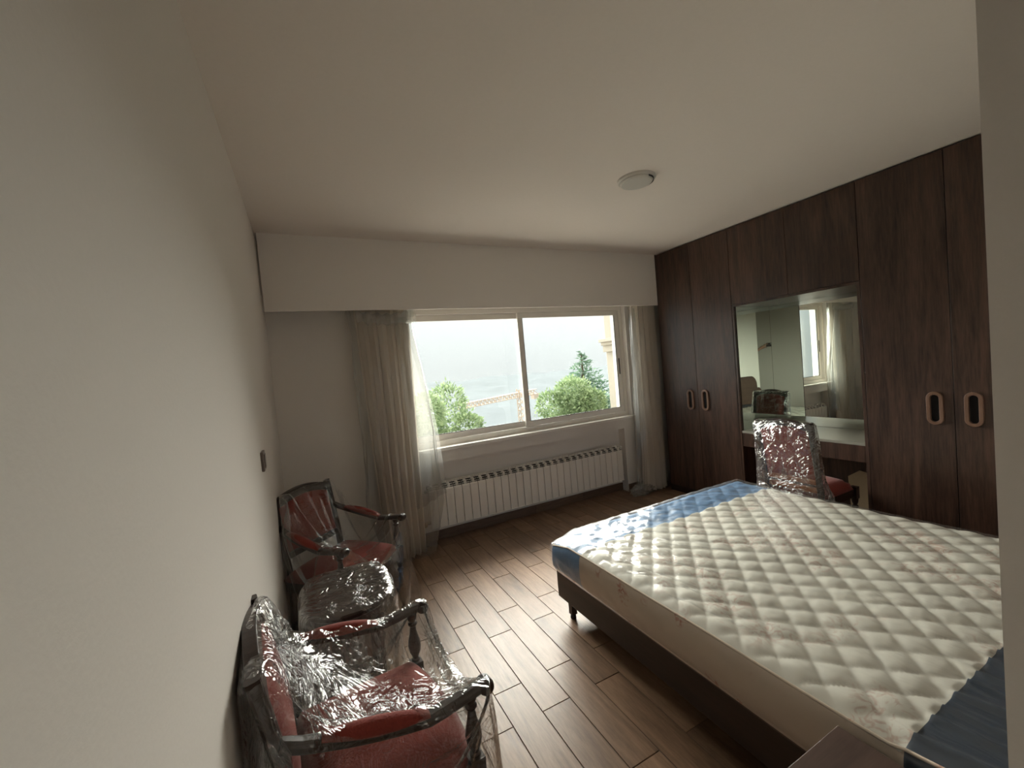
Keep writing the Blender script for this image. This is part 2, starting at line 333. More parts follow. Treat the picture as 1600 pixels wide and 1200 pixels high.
for i in range(-5, 26):
    x0 = 0.642 + i * TW; x1 = x0 + TW
    off = 2.352 if i % 2 == 0 else 2.155
    a, b = max(x0, XL), min(x1, 4.02)
    if b - a < .02: continue
    ylo = YB if b <= XJ + .001 else YN
    ylo = max(ylo, -1.35) if x0 < XJ else YN
    if x0 < XJ < x1: b = x1; ylo = YN
    j0 = math.floor((ylo - off) / TL)
    for j in range(j0, 6):
        y0 = off + j * TL; y1 = y0 + TL
        c, d = max(y0, ylo), min(y1, YW + (.1 if NX0 < a < NX1 else 0))
        if d - c > .02: tile(a, b, c, d)

for n_, b_ in (('baseboard_window', ((XL, NX0 - .001, YW - .010, YW - .001, .001, .085), (NX1 + .001, XR - .7, YW - .010, YW - .001, .001, .085))), ('baseboard_niche', ((NX0 + .001, NX1 - .001, YW + .090, YW + .0995, .001, .085),))):
    bb = struct(n_, bmesh.new(), 'tile') if False else bpy.data.objects.new(n_, None); C.objects.link(bb) if bb.name not in C.objects else None; bb['kind'] = 'structure'
    for b1 in b_:
        x_ = b1[0]
        while x_ < b1[1] - .01: finish('skirting_tile', boxes((x_ + .001, min(x_ + TL, b1[1]) - .001, *b1[2:])), 'skirt', bb, bevel=.001); x_ += TL

# pelmet (curtain box front) with the thin gap at the left wall
tag(finish('pelmet', boxes((XL + .014, XF, YP, YP + .018, 2.036, H - .001), (XL + .014, XF, YP + .018, YW - .002, 2.56, H - .001)), 'pelmet', bevel=0.001),
    'long white boxed pelmet above the window hiding the curtain track', 'pelmet')

# ------------------------------------------------------------------ window
win = struct('window_1', boxes((WX0, WX1, YW + .06, YW + .14, WZ0, WZ0 + .045), (WX0, WX1, YW + .06, YW + .14, WZ1 - .045, WZ1),
        (WX0, WX0 + .045, YW + .06, YW + .14, WZ0 + .045, WZ1 - .045), (WX1 - .045, WX1, YW + .06, YW + .14, WZ0 + .045, WZ1 - .045)), 'frame')
def sash(x0, x1, y, side):
    z0, z1, t = WZ0 + .047, WZ1 - .047, .052
    fr = finish('sash', boxes((x0, x1, y, y + .03, z0, z0 + t), (x0, x1, y, y + .03, z1 - t, z1), (x0, x0 + t, y, y + .03, z0 + t, z1 - t), (x1 - t, x1, y, y + .03, z0 + t, z1 - t)), 'frame', win, bevel=0.003)
    finish('pane', boxes((x0 + t, x1 - t, y + .012, y + .018, z0 + t, z1 - t)), 'glass', fr)
    g = .006
    finish('gasket', boxes((x0 + t, x1 - t, y + .003, y + .0115, z0 + t, z0 + t + g), (x0 + t, x0 + t + g, y + .003, y + .0115, z0 + t + g, z1 - t), (x1 - t - g, x1 - t, y + .003, y + .0115, z0 + t + g, z1 - t)), 'gasket', fr)
    hx = x1 - .030 if side > 0 else x0 + .030
    hh = finish('sash_handle', boxes((hx - .007, hx + .007, y - .006, y + .001, 1.32, 1.50)), 'gasket', fr, bevel=0.003); hh['label'] = 'black recessed pull'
sash(WX0 + .047, 2.010, YW + .10, -1)
sash(1.942, WX1 - .047, YW + .065, 1)
finish('window_sill', boxes((WX0 - .02, WX1 + .02, YW - .03, YW + .062, WZ0 - .03, WZ0)), 'sill', win, bevel=0.004)
finish('outer_sill', boxes((WX0, WX1, YW + .14, YW + .30, WZ0 - .05, WZ0 - .005)), 'sill', win)

# ------------------------------------------------------------------ radiator
rad = thing('radiator', 'long white sectional radiator in the niche under the window', 'radiator', (0.872, YW - .015, 0.148))
NS = 28; SW = (3.065 - 0.872) / NS
def section():
    bm = bmesh.new(); a = .0025; W = SW
    # front plate with rounded foot, leaning rounded top edge
    prof = [(-.006, .0), (.0, .004), (.0, .325), (.006, .336), (.014, .336), (.014, .0)]
    bmA = [(y, z) for y, z in prof]
    prism(bm, bmA, a, W - a, 'yz')
    # neck and water tube behind
    box(bm, W / 2 - .011, W / 2 + .011, .014, .075, .01, .37)
    box(bm, a, W - a, .068, .076, .0, .36)
    # top grille: three curved louvres
    for k in range(3):
        y0 = .006 + k * .022; z0 = .345 + k * .013
        box(bm, a, W - a, y0, y0 + .007, z0, z0 + .005)
    prism(bm, [(.004, .334), (.004, .352), (.060, .386), (.074, .386), (.074, .334)], W / 2 - .0025, W / 2 + .0025, 'yz')
    box(bm, a, W - a, .070, .078, .36, .386)
    bmesh.ops.translate(bm, verts=bm.verts[:], vec=(0, 0, 0)); fixn(bm)
    return bm
s0 = finish('radiator_section', section(), 'radiator', rad, bevel=0.002)
for i in range(1, NS):
    o = s0.copy(); C.objects.link(o); o.parent = rad; o.location = (i * SW, 0, 0)
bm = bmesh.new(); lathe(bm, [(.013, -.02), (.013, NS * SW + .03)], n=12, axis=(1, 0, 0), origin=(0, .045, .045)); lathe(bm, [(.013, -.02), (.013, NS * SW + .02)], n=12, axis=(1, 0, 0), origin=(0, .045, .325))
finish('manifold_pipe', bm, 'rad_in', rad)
bm = bmesh.new(); prism(bm, [(.016, .335), (.016, .338), (.030, .348), (.066, .368), (.066, .335)], .004, NS * SW - .004, 'yz'); fixn(bm); finish('grille_shade', bm, 'rad_shade', rad)  # added dark filler that paints the shade in the grille openings
bm = bmesh.new(); lathe(bm, [(.012, -.075), (.012, -.06), (.017, -.06), (.017, -.035), (.011, -.035), (.011, -.01)], n=12, axis=(1, 0, 0), origin=(0, .045, .045))
lathe(bm, [(.018, 0), (.021, .004), (.021, .03), (.014, .036)], n=14, axis=(0, -1, 0), origin=(-.048, .035, .045))
lathe(bm, [(.009, 0), (.009, .07)], n=10, axis=(0, 1, 0), origin=(-.048, .045, .045))
v = finish('valve', bm, 'brass', rad, smooth=False); v['label'] = 'brass lockshield valve'
bm = bmesh.new(); lathe(bm, [(.011, -.002), (.011, .012), (.006, .02)], n=10, axis=(1, 0, 0), origin=(NS * SW, .03, .365)); finish('bleed_valve', bm, 'white_plastic', rad)
# brackets
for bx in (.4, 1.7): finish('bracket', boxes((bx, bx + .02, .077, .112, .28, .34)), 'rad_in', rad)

# ------------------------------------------------------------------ ceiling smoke detector / lamp
dl = thing('ceiling_lamp', 'small round white fitting on the ceiling', 'ceiling lamp', (1.925, 1.93, H))
bm = bmesh.new(); lathe(bm, [(.112, 0), (.112, -.010), (.104, -.016)], n=40); fixn(bm); finish('base', bm, 'white_plastic', dl, smooth=False)
bm = bmesh.new(); lathe(bm, [(.098, -.014), (.098, -.022), (.090, -.031), (.070, -.034)], n=40); fixn(bm); finish('cover', bm, 'white_plastic', dl)
bm = bmesh.new()
for k in range(14):
    a = -1.5 + k * .12; ca, sa = math.cos(a), math.sin(a)
    v = box(bm, .0975, .1015, -.0035, .0035, -.026, -.016); bmesh.ops.rotate(bm, verts=v, cent=(0, 0, 0), matrix=Matrix.Rotation(a, 3, 'Z'))
finish('vent_slot', bm, 'gasket', dl)['kind'] = 'stuff'

# wall switch on the left wall
sw = thing('light_switch', 'small bronze rectangular light switch on the left wall', 'switch', (XL, 2.255, 1.17))
finish('plate', boxes((0, .012, -.042, .042, -.045, .045)), 'switch', sw, bevel=0.003)
finish('rocker', boxes((.012, .016, -.022, .022, -.032, .032)), 'switch', sw, bevel=0.002)

# ------------------------------------------------------------------ wardrobe
def oval_handle(parent, y, z=1.013):
    L_, R_, r_ = .104, .040, .020; n = 12; bm = bmesh.new(); x0, x1 = XF - .016, XF - .0005
    def stad(R):
        hz = L_ - R_ ; pts = []
        for i in range(n + 1): a = PI * i / n; pts.append((y + R * math.cos(a), z + hz + R * math.sin(a)))
        for i in range(n + 1): a = PI + PI * i / n; pts.append((y + R * math.cos(a), z - hz + R * math.sin(a)))
        return pts
    A, B = stad(R_), stad(r_); k = len(A)
    fo = [bm.verts.new((x0, a, b)) for a, b in A]; fi = [bm.verts.new((x0, a, b)) for a, b in B]
    bo = [bm.verts.new((x1, a, b)) for a, b in A]; bi = [bm.verts.new((x1, a, b)) for a, b in B]
    for i in range(k):
        j = (i + 1) % k
        bm.faces.new((fo[i], fo[j], fi[j], fi[i])); bm.faces.new((fo[i], bo[i], bo[j], fo[j])); bm.faces.new((fi[i], fi[j], bi[j], bi[i]))
    fixn(bm); h = finish('handle', bm, 'oval', parent, bevel=0.003); h['label'] = 'oval wooden ring handle'
    bm = bmesh.new(); vs = [bm.verts.new((x1 - .001, a, b)) for a, b in B]; bm.faces.new(vs); finish('finger_slot_shade', bm, 'slot_shade', parent)  # flat black face in place of the slot's shaded hollow
def door(parent, y0, y1, z0, z1, hy=None, name='door'):
    d = finish(name, boxes((XF - .001, XF + .018, y0 + .0015, y1 - .0015, z0, z1)), 'walnut', parent, bevel=0.0012)
    if hy: oval_handle(d, hy)
    return d
zt = H - .012
wl = thing('wardrobe', 'tall dark walnut wardrobe beside the window curtain', 'wardrobe', (0, 0, 0), group='walnut wardrobes')
finish('carcass', boxes((XF + .02, XR - .004, 2.485, YP, .07, zt), (XF + .04, XR - .004, 2.485, YP, 0, .07), (XF, XF + .02, YP - .004, YP - .0005, 0, H - .004)), 'walnut_dark', wl)
door(wl, 2.907, YP - .004, .07, zt, 2.994); door(wl, 2.482, 2.907, .07, zt, 2.82)
finish('plinth', boxes((XF + .01, XF + .04, 2.482, YP - .004, 0, .068)), 'walnut_dark', wl)
wr = thing('wardrobe', 'tall dark walnut wardrobe right of the mirror, behind the bed', 'wardrobe', (0, 0, 0), group='walnut wardrobes')
finish('carcass', boxes((XF + .02, XR - .004, YN + .01, 1.505, .07, zt), (XF + .04, XR - .004, YN + .01, 1.505, 0, .07)), 'walnut_dark', wr)
door(wr, 1.066, 1.508, .07, zt, 1.151); door(wr, .62, 1.066, .07, zt, .981); door(wr, YN + .01, .62, .07, zt, .54)
finish('plinth', boxes((XF + .01, XF + .04, YN + .01, 1.508, 0, .068)), 'walnut_dark', wr)
# centre: bridge cabinet over the niche
RY0, RY1, RZ = 1.530, 2.462, 1.868; XM = 4.02
bc = thing('bridge_cabinet', 'dark walnut overhead cabinet bridging the mirror niche', 'cabinet')
finish('carcass', boxes((XF + .02, XR - .004, 1.510, 2.480, RZ + .02, zt)), 'walnut_dark', bc)
finish('soffit', boxes((XF, XR - .004, 1.510, 2.480, RZ, RZ + .018)), 'walnut', bc)
door(bc, 1.510, 1.987, RZ + .02, zt); door(bc, 1.987, 2.481, RZ + .02, zt)
# vanity niche lining + desk
vn = thing('vanity_desk', 'built-in dressing desk with pale top in the mirror niche', 'desk')
finish('side_panel', boxes((XF, XM, RY1, 2.480, 0, RZ)), 'walnut', vn); finish('side_panel', boxes((XF, XM, 1.510, RY0, 0, RZ)), 'walnut', vn)
finish('back_panel', boxes((XM, XR - .004, 1.510, 2.480, 0, .72)), 'walnut', vn)
finish('desk_top', boxes((XF + .002, XM, RY0, RY1, .722, .742)), 'desk_top', vn, bevel=0.002)
dr = finish('drawer', boxes((XF + .004, XF + .024, RY0 + .002, (RY0 + RY1) / 2 - .001, .60, .721)), 'walnut', vn, bevel=0.0015)
dr = finish('drawer', boxes((XF + .004, XF + .024, (RY0 + RY1) / 2 + .001, RY1 - .002, .60, .721)), 'walnut', vn, bevel=0.0015)
finish('drawer_box', boxes((XF + .026, XF + .40, RY0 + .002, RY1 - .002, .60, .721)), 'walnut_dark', vn)
mi = thing('mirror', 'two-panel corner mirror lining the niche above the desk', 'mirror')
finish('back_panel', boxes((XM - .004, XM, RY0 + .001, RY1 - .007, .744, RZ - .002)), 'mirror', mi)
finish('side_panel', boxes((XF + .022, XM - .001, RY1 - .006, RY1 - .001, .744, RZ - .002)), 'mirror', mi)

# ------------------------------------------------------------------ bed
BX0, BX1, BY0, BY1 = 1.215, 2.875, 0.235, 2.095
bed = thing('bed_frame', 'low dark brown wooden double bed frame with scalloped headboard', 'bed')
finish('side_rail', boxes((1.240, 1.262, .23, 2.120, .112, .290)), 'bed', bed, bevel=0.002)
finish('side_rail', boxes((2.838, 2.860, .23, 2.120, .112, .290)), 'bed', bed, bevel=0.002)
finish('foot_rail', boxes((1.262, 2.838, 2.098, 2.120, .128, .290)), 'bed', bed, bevel=0.002)
finish('slat_base', boxes((1.262, 2.838, .23, 2.098, .262, .283)), 'bed', bed)
for lx in (1.262, 2.80):
    for ly in (2.020, .26):
        bm = boxes((lx, lx + .036, ly, ly + .036, .028, .262)); lg = finish('leg', bm, 'bed', bed, bevel=0.003)
        bm = bmesh.new(); lathe(bm, [(.015, 0), (.017, .004), (.017, .016), (.009, .028)], lx + .018, ly + .018, 14); fixn(bm); finish('foot', bm, 'black', lg)
def headboard():
    L = [(.70, .06), (.70, .56)]
    def arc(cx, cz, rx, rz, a0, a1, n=10):
        for i in range(n + 1): a = math.radians(a0 + (a1 - a0) * i / n); L.append((cx + rx * math.cos(a), cz + rz * math.sin(a)))
    arc(.80, .60, .10, .16, 180, 70); arc(1.00, .80, .16, .175, 170, 90); L.append((1.30, .978))
    R = [(2 * 2.045 - x, z) for x, z in L][::-1]
    bm = bmesh.new(); prism(bm, L + R, YN + .003, YN + .040, 'xz'); fixn(bm); return bm
finish('headboard', headboard(), 'night', bed, bevel=0.004)

mat_ = thing('mattress', 'thick quilted cream mattress with blue ends wrapped in clear plastic', 'mattress')
LAT = 0.1345
def quilt(x, y):
    x, y = x + .006 * nz(x * 5, y * 5, 8), y + .006 * nz(x * 5, y * 5, 18)
    u = ((x - 1.411) + (y - .959)) / LAT; v = ((x - 1.411) - (y - .959)) / LAT
    a = abs(math.sin(PI * u)); b = abs(math.sin(PI * v))
    return (min(a, b) ** 0.36) * (0.62 + 0.38 * max(a, b)) * (1 + .18 * nz(x * 8, y * 8, 30)) + .10 * nz(x * 26, y * 40, 2)
def top_z(x, y):
    z = .486
    ex = min(x - BX0, BX1 - x); ey = min(y - BY0, BY1 - y); e = min(ex, ey)
    z -= .012 * max(0, 1 - e / .05) ** 2
    cx = max(0, .16 - (x - BX0)) ; cy = max(0, .16 - (BY1 - y))
    z -= 1.5 * cx * cy
    z += .012 * nz(x * 1.7, y * 1.7, 3)
    return z
def mtop(x, y):
    z = top_z(x, y); e = min(x - BX0, BX1 - x, y - BY0, BY1 - y); q = min(1, e / .05)
    if y < .485: return z + .010 + .012 * max(0, 1 - abs(((x + .18 * y + .012 * math.sin(x * 31)) / .078) % 1 - .5) * 4.5) ** 1.3
    if y > 1.825: return z + q * (.010 * quilt(x, y) + .010 * nz(x * 9, y * 9) + .006 * nz(x * 23, y * 23, 4))
    return z + q * .017 * quilt(x, y)
nx, ny = 190, 216; P = [[None] * (ny + 1) for _ in range(nx + 1)]
for i in range(nx + 1):
    for j in range(ny + 1):
        x = BX0 + (BX1 - BX0) * i / nx; y = BY0 + (BY1 - BY0) * j / ny; P[i][j] = (x, y, mtop(x, y))
bm = bmesh.new(); V = grid(bm, P)
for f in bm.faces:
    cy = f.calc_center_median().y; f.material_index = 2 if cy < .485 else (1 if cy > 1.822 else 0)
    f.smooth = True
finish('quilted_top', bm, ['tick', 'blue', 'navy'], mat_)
# sides: bulging border, follows the top edge
def side_strip(pts_fn, n, outn):
    rows = 12; P = []
    for i in range(n + 1):
        x, y = pts_fn(i / n); zt_ = mtop(x, y); col = []
        for k in range(rows + 1):
            t = k / rows; z = zt_ + (.292 - zt_) * t
            b = .012 * math.sin(PI * t) ** .6 + .004 * nz(x * 6, y * 6, z * 14) * math.sin(PI * t) - .012 * max(0, t - .85) / .15
            col.append((x + outn[0] * b, y + outn[1] * b, z))
        P.append(col)
    return P
bm = bmesh.new()
for fn, n, on_ in ((lambda t: (BX0, BY0 + (BY1 - BY0) * t), ny, (-1, 0)), (lambda t: (BX1 - (BX1 - BX0) * t, BY1), nx, (0, 1)),
                   (lambda t: (BX1, BY1 - (BY1 - BY0) * t), ny, (1, 0)), (lambda t: (BX0 + (BX1 - BX0) * t, BY0), nx, (0, -1))):
    grid(bm, side_strip(fn, n, on_))
bmesh.ops.remove_doubles(bm, verts=bm.verts[:], dist=.0004)
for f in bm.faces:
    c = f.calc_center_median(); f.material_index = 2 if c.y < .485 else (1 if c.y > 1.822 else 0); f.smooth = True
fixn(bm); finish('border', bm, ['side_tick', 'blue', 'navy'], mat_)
bm = boxes((BX0 + .012, BX1 - .012, BY0 + .012, BY1 - .012, .284, .3)); finish('underside', bm, 'side_tick', mat_)
# piping along the left and far top edges
bm = bmesh.new()
pp = [(BX0 + .002, BY0 + (BY1 - BY0) * i / 60, mtop(BX0 + .002, BY0 + (BY1 - BY0) * i / 60) + .002) for i in range(61)]
sweep(bm, pp, circ(.0045, 6)); finish('piping', bm, 'side_tick', mat_, smooth=True)
# clear plastic wrap: taut over the quilting, bunched at the far left, combed into ridges at the head
def seg_ridge(x, y, ax, ay, bx, by, wd, ht):
    dx, dy = bx - ax, by - ay; L2 = dx * dx + dy * dy; t = max(0, min(1, ((x - ax) * dx + (y - ay) * dy) / L2))
    d = math.hypot(x - ax - t * dx, y - ay - t * dy); return ht * math.exp(-(d / wd) ** 2) * math.sin(PI * min(1, max(0.05, t * .9 + .08)))
RID = [(1.23 + k * .079 + random.uniform(-.02, .02), .19, 1.20 + k * .105 - .05 + random.uniform(-.02, .02), .56 + random.uniform(-.06, .1), .0055, random.uniform(.007, .012)) for k in range(21)]
RID += [(1.25, 1.95, 1.62, 1.05, .010, .010), (1.24, 1.80, 1.40, 1.15, .008, .010), (1.30, 1.98, 1.95, 1.10, .009, .010), (1.25, 1.55, 1.42, .95, .007, .008), (1.5, 1.9, 1.9, 1.5, .008, .008), (1.23, 1.35, 1.33, .75, .008, .008), (1.3, 1.1, 1.5, .62, .007, .007), (1.62, 1.06, 1.98, .68, .006, .006), (2.05, 1.9, 2.5, 1.2, .008, .006)]
def filmz(x, y):
    tz = top_z(x, y); z = max(mtop(x, y) + .003, tz + .006 + .65 * .016 * max(0, 1 - max(0, .485 - y) * 30) + .35 * (mtop(x, y) - tz))
    for r in RID:
        if abs(y - (r[1] + r[3]) / 2) < abs(r[3] - r[1]) / 2 + .05: z += seg_ridge(x, y, *r)
    if True:
        k = math.exp(-((x - 1.45) / .42) ** 2 - ((y - 1.78) / .35) ** 2)
        z += k * .011 * abs(nz(x * 16 + 2 * nz(x * 5, y * 5), y * 12, 2)) + k * .007 * abs(nz(x * 34, y * 30, 6))
    if y > 1.75: z += .010 * abs(nz(x * 10, y * 14, 9)) * min(1, (y - 1.75) / .1)
    return z
nx, ny = 150, 175; P = []
for i in range(nx + 1):
    row = []
    for j in range(ny + 1):
        x = BX0 - .004 + (BX1 - BX0 + .008) * i / nx; y = BY0 - .004 + (BY1 - BY0 + .008) * j / ny
        xx, yy = min(max(x, BX0), BX1), min(max(y, BY0), BY1); row.append((x, y, filmz(xx, yy)))
    P.append(row)
bm = bmesh.new(); grid(bm, P)
def fside(fn, n, on_):
    P = []; rows = 14
    for i in range(n + 1):
        x, y = fn(i / n); x2 = min(max(x, BX0), BX1); y2 = min(max(y, BY0), BY1); zt_ = filmz(x2, y2); col = []
        for k in range(rows + 1):
            t = k / rows; z = zt_ + (.294 - zt_) * t
            e = math.sin(PI * min(1, t * 1.02)) ** .5
            corner = math.exp(-((y - BY1) / .20) ** 2 - ((x - BX0) / .25) ** 2)
            b = .019 * e + .006 * abs(nz(x * 9 + z * 6, y * 9, z * 12)) * e + .010 * corner * abs(nz(x * 16, y * 16, z * 20)) * e
            col.append((x + on_[0] * b, y + on_[1] * b, z))
        P.append(col)
    return P
a0, a1, b0, b1 = BX0 - .004, BX1 + .004, BY0 - .004, BY1 + .004
for fn, n, on_ in ((lambda t: (a0, b0 + (b1 - b0) * t), ny, (-1, 0)), (lambda t: (a1 - (a1 - a0) * t, b1), nx, (0, 1)),
                   (lambda t: (a1, b1 - (b1 - b0) * t), ny, (1, 0)), (lambda t: (a0 + (a1 - a0) * t, b0), nx, (0, -1))):
    grid(bm, fside(fn, n, on_))
bmesh.ops.remove_doubles(bm, verts=bm.verts[:], dist=.0004); fixn(bm)
o = finish('plastic_wrap', bm, 'film_bed', mat_, smooth=True); o['label'] = 'clear wrinkled plastic wrap'

# nightstand
ns = thing('nightstand', 'dark brown wooden nightstand left of the bed head, at the frame bottom', 'nightstand')
finish('top', boxes((.705, 1.15, YN + .044, .595, .480, .500)), 'night', ns, bevel=0.002)
finish('body', boxes((.715, 1.14, YN + .044, .575, .06, .479)), 'bed', ns)
for z0 in (.075, .282):
    d = finish('drawer', boxes((.718, 1.137, .576, .592, z0, z0 + .195)), 'night', ns, bevel=0.002)
    bm = bmesh.new(); lathe(bm, [(.006, 0), (.006, .012), (.013, .016), (.013, .024)], n=14, axis=(0, 1, 0), origin=(.928, .592, z0 + .10)); fixn(bm); finish('knob', bm, 'steel', d)
finish('plinth', boxes((.735, 1.12, YN + .044, .55, 0, .06)), 'bed', ns)

# ------------------------------------------------------------------ chairs
def leg_profile(h, r):
    """turned baluster between z 0 and h"""
    pr = [(0, .55), (.03, .75), (.06, .75), (.08, .5), (.13, .62), (.22, .98), (.34, 1.15), (.46, 1.0), (.60, .68), (.74, .5), (.78, .8), (.81, .85), (.84, .5), (.90, .8), (1.0, .95)]
    return [(r * b, h * a) for a, b in pr]
def rounded_pad(x0f, x1f, y0, y1, z0, z1, nx=14, ny=14, crown=.03, backn=1.0):
    """cushion: plan from x0f(y) to x1f(y)"""
    bm = bmesh.new(); top, bot = [], []
    for i in range(nx + 1):
        rt, rb = [], []
        for j in range(ny + 1):
            v = j / ny; y = y0 + (y1 - y0) * v; xa, xb = x0f(v), x1f(v); u = i / nx; x = xa + (xb - xa) * u
            e = min(1, min(u, 1 - u, v, 1 - v) / .16); s = math.sin(e * PI / 2)
            rt.append((x, y, z0 + (z1 - z0) * s + crown * math.sin(PI * u) * math.sin(PI * v) * s)); rb.append((x, y, z0 - .002))
        top.append(rt); bot.append(rb)
    grid(bm, top); V = grid(bm, bot)
    bmesh.ops.remove_doubles(bm, verts=bm.verts[:], dist=.0021); fixn(bm); return bm
def crest(z0, z1, half, rise, n=16, drop=.02):
    return [(-half + 2 * half * i / n, z0 + rise * math.cos(PI * (i / n - .5)) ** 0.9) for i in range(n + 1)]
def back_x(z, zs=.44, lean=.17): return -.215 - lean * max(0, z - zs) - .04 * max(0, .3 - z)
def make_chair(name, label, loc, rz, arms=True, hb=.88, depth=.44, half=.235, hbw=.205, panel='velvet', group=None, film_label=''):
    t = thing(name, label, 'chair', loc, rz, group)
    xf = -.215 + depth; zs = .40
    # seat apron
    bm = boxes((-.20, xf - .02, -half + .01, -half + .035, zs - .065, zs), (-.20, xf - .02, half - .035, half - .01, zs - .065, zs),
               (xf - .035, xf - .01, -half + .035, half - .035, zs - .065, zs), (-.215, -.19, -half + .035, half - .035, zs - .065, zs))
    finish('seat_rail', bm, 'mahogany', t, bevel=0.003)
    bm = rounded_pad(lambda v: -.215, lambda v: xf - .03 + .035 * math.sin(PI * v) ** .7, -half + .004, half - .004, zs, zs + .055, crown=.022)
    finish('seat', bm, 'velvet', t, smooth=True)
    for s in (-1, 1):
        y = s * (half - .015); bm = bmesh.new()
        lathe(bm, leg_profile(zs - .07, .024), xf - .022, y, 16)
        box(bm, xf - .044, xf - .001, y - .0215, y + .0215, zs - .075, zs + .012)
        fixn(bm); finish('leg', bm, 'mahogany', t)
        if arms:
            bm = bmesh.new(); lathe(bm, [(r, z + zs + .010) for r, z in leg_profile(.185, .021)], xf - .022, y, 16); fixn(bm)
            finish('arm_post', bm, 'mahogany', t)
        bm = bmesh.new(); yb = s * (hbw - .010)
        zz = [0, .2, .40, .55, .70, hb - .02]
        sweep(bm, [(back_x(z) , yb * (1 if z > .3 else 1.0), z) for z in zz], rrect(.034, .034, .008), up=(1, 0, 0)); fixn(bm)
        finish('leg', bm, 'mahogany', t)
    bm = bmesh.new(); yl = half - .03
    sweep(bm, [(xf - .022, 0 - yl, .13), (xf - .022, yl, .13)], rrect(.018, .024, .005)) if False else None
    for s in (-1, 1): sweep(bm, [(-.205, s * (hbw - .01), .12), (xf - .03, s * (half - .02), .12)], rrect(.016, .026, .005))
    sweep(bm, [(0.0, -half + .02, .12), (0.0, half - .02, .12)], rrect(.016, .026, .005)); fixn(bm)
    finish('stretcher', bm, 'mahogany', t)
    # back: crest rail, lower rail, padded panel
    cr = crest(hb - .045, hb, hbw + .004, .045)
    bm = bmesh.new()
    top = [(y, z + .0) for y, z in cr]; low = [(y, z - .05) for y, z in cr][::-1]; poly = top + low
    A = [bm.verts.new((back_x(z) + .017, y, z)) for y, z in poly]; B = [bm.verts.new((back_x(z) - .017, y, z)) for y, z in poly]
    n = len(poly); k = len(cr)
    for i in range(n): bm.faces.new((A[i], B[i], B[(i + 1) % n], A[(i + 1) % n]))
    for i in range(k - 1):
        a, b = i, i + 1; c, d = n - 2 - i, n - 1 - i
        bm.faces.new((A[a], A[b], A[c], A[d])); bm.faces.new((B[a], B[d], B[c], B[b]))
    fixn(bm); finish('crest_rail', bm, 'mahogany', t, bevel=0.003)
    bm = bmesh.new(); zr = .515
    lowmat = 'mahogany' if arms else 'lit_wood'  # armless chair's rails get the wood coloured as if lit reddish
    sweep(bm, [(back_x(zr), -hbw + .02, zr), (back_x(zr), hbw - .02, zr)], rrect(.024, .036, .006)); fixn(bm); finish('back_rail', bm, lowmat, t)
    if not arms:
        bm = bmesh.new(); zr2 = .455; sweep(bm, [(back_x(zr2), -hbw + .02, zr2), (back_x(zr2), hbw - .02, zr2)], rrect(.024, .04, .006)); fixn(bm); finish('back_rail', bm, lowmat, t)
    zlo = .535; P = []; Q = []
    for i in range(13):
        a, b = [], []
        for j in range(17):
            u, v = j / 16, i / 12; y = (-hbw + .026) + (2 * hbw - .052) * u
            ztop = hb - .045 - .045 + .045 * math.cos(PI * (u - .5)) ** .9; z = zlo + (ztop - zlo) * v
            e = min(1, min(u, 1 - u, v, 1 - v) / .14); s_ = math.sin(e * PI / 2)
            a.append((back_x(z) + .004 + .026 * s_, y, z)); b.append((back_x(z) - .004 - .014 * s_, y, z))
        P.append(a); Q.append(b)
    bm = bmesh.new(); grid(bm, P); grid(bm, Q); fixn(bm); finish('back_cushion', bm, 'velvet', t, smooth=True)
    if arms:
        for s in (-1, 1):
            ya, yb = s * (half - .005), s * (hbw - .002); n = 12; pts, secs = [], []
            for i in range(n + 1):
                q = i / n; x = back_x(.70) + .01 + (xf + .012 - back_x(.70)) * q; y = yb + (ya - yb) * q + s * .012 * math.sin(PI * q)
                z = .690 - .095 * min(1, q * 1.5) ** .8 + .012 * max(0, q - .7) / .3
                wd = .034 + .010 * math.sin(PI * q); secs.append([(a, b) for a, b in rrect(wd, .030, .010)]); pts.append((x, y, z))
            bm = bmesh.new(); sweep(bm, pts, secs)
            kn = pts[-1]
            lathe(bm, [(.010, -.024), (.019, -.022), (.023, -.012), (.023, .012), (.019, .022), (.010, .024)], n=16, axis=(0, 1, 0), origin=(kn[0], kn[1], kn[2] - .004))
            fixn(bm); ar = finish('armrest', bm, 'mahogany', t, smooth=False, bevel=.002)
            bm = bmesh.new(); pp, ss = [], []
            for i in range(2, 9):
                q = (i - 2) / 6; p_ = pts[i]; h_ = .012 + .030 * math.sin(PI * q) ** .7; pp.append((p_[0], p_[1], p_[2] + .012)); ss.append(circ(.018 + .006 * math.sin(PI * q), 12, h_ * .6))
            sweep(bm, pp, ss); fixn(bm); finish('arm_pad', bm, 'velvet', ar, smooth=True)
    return t

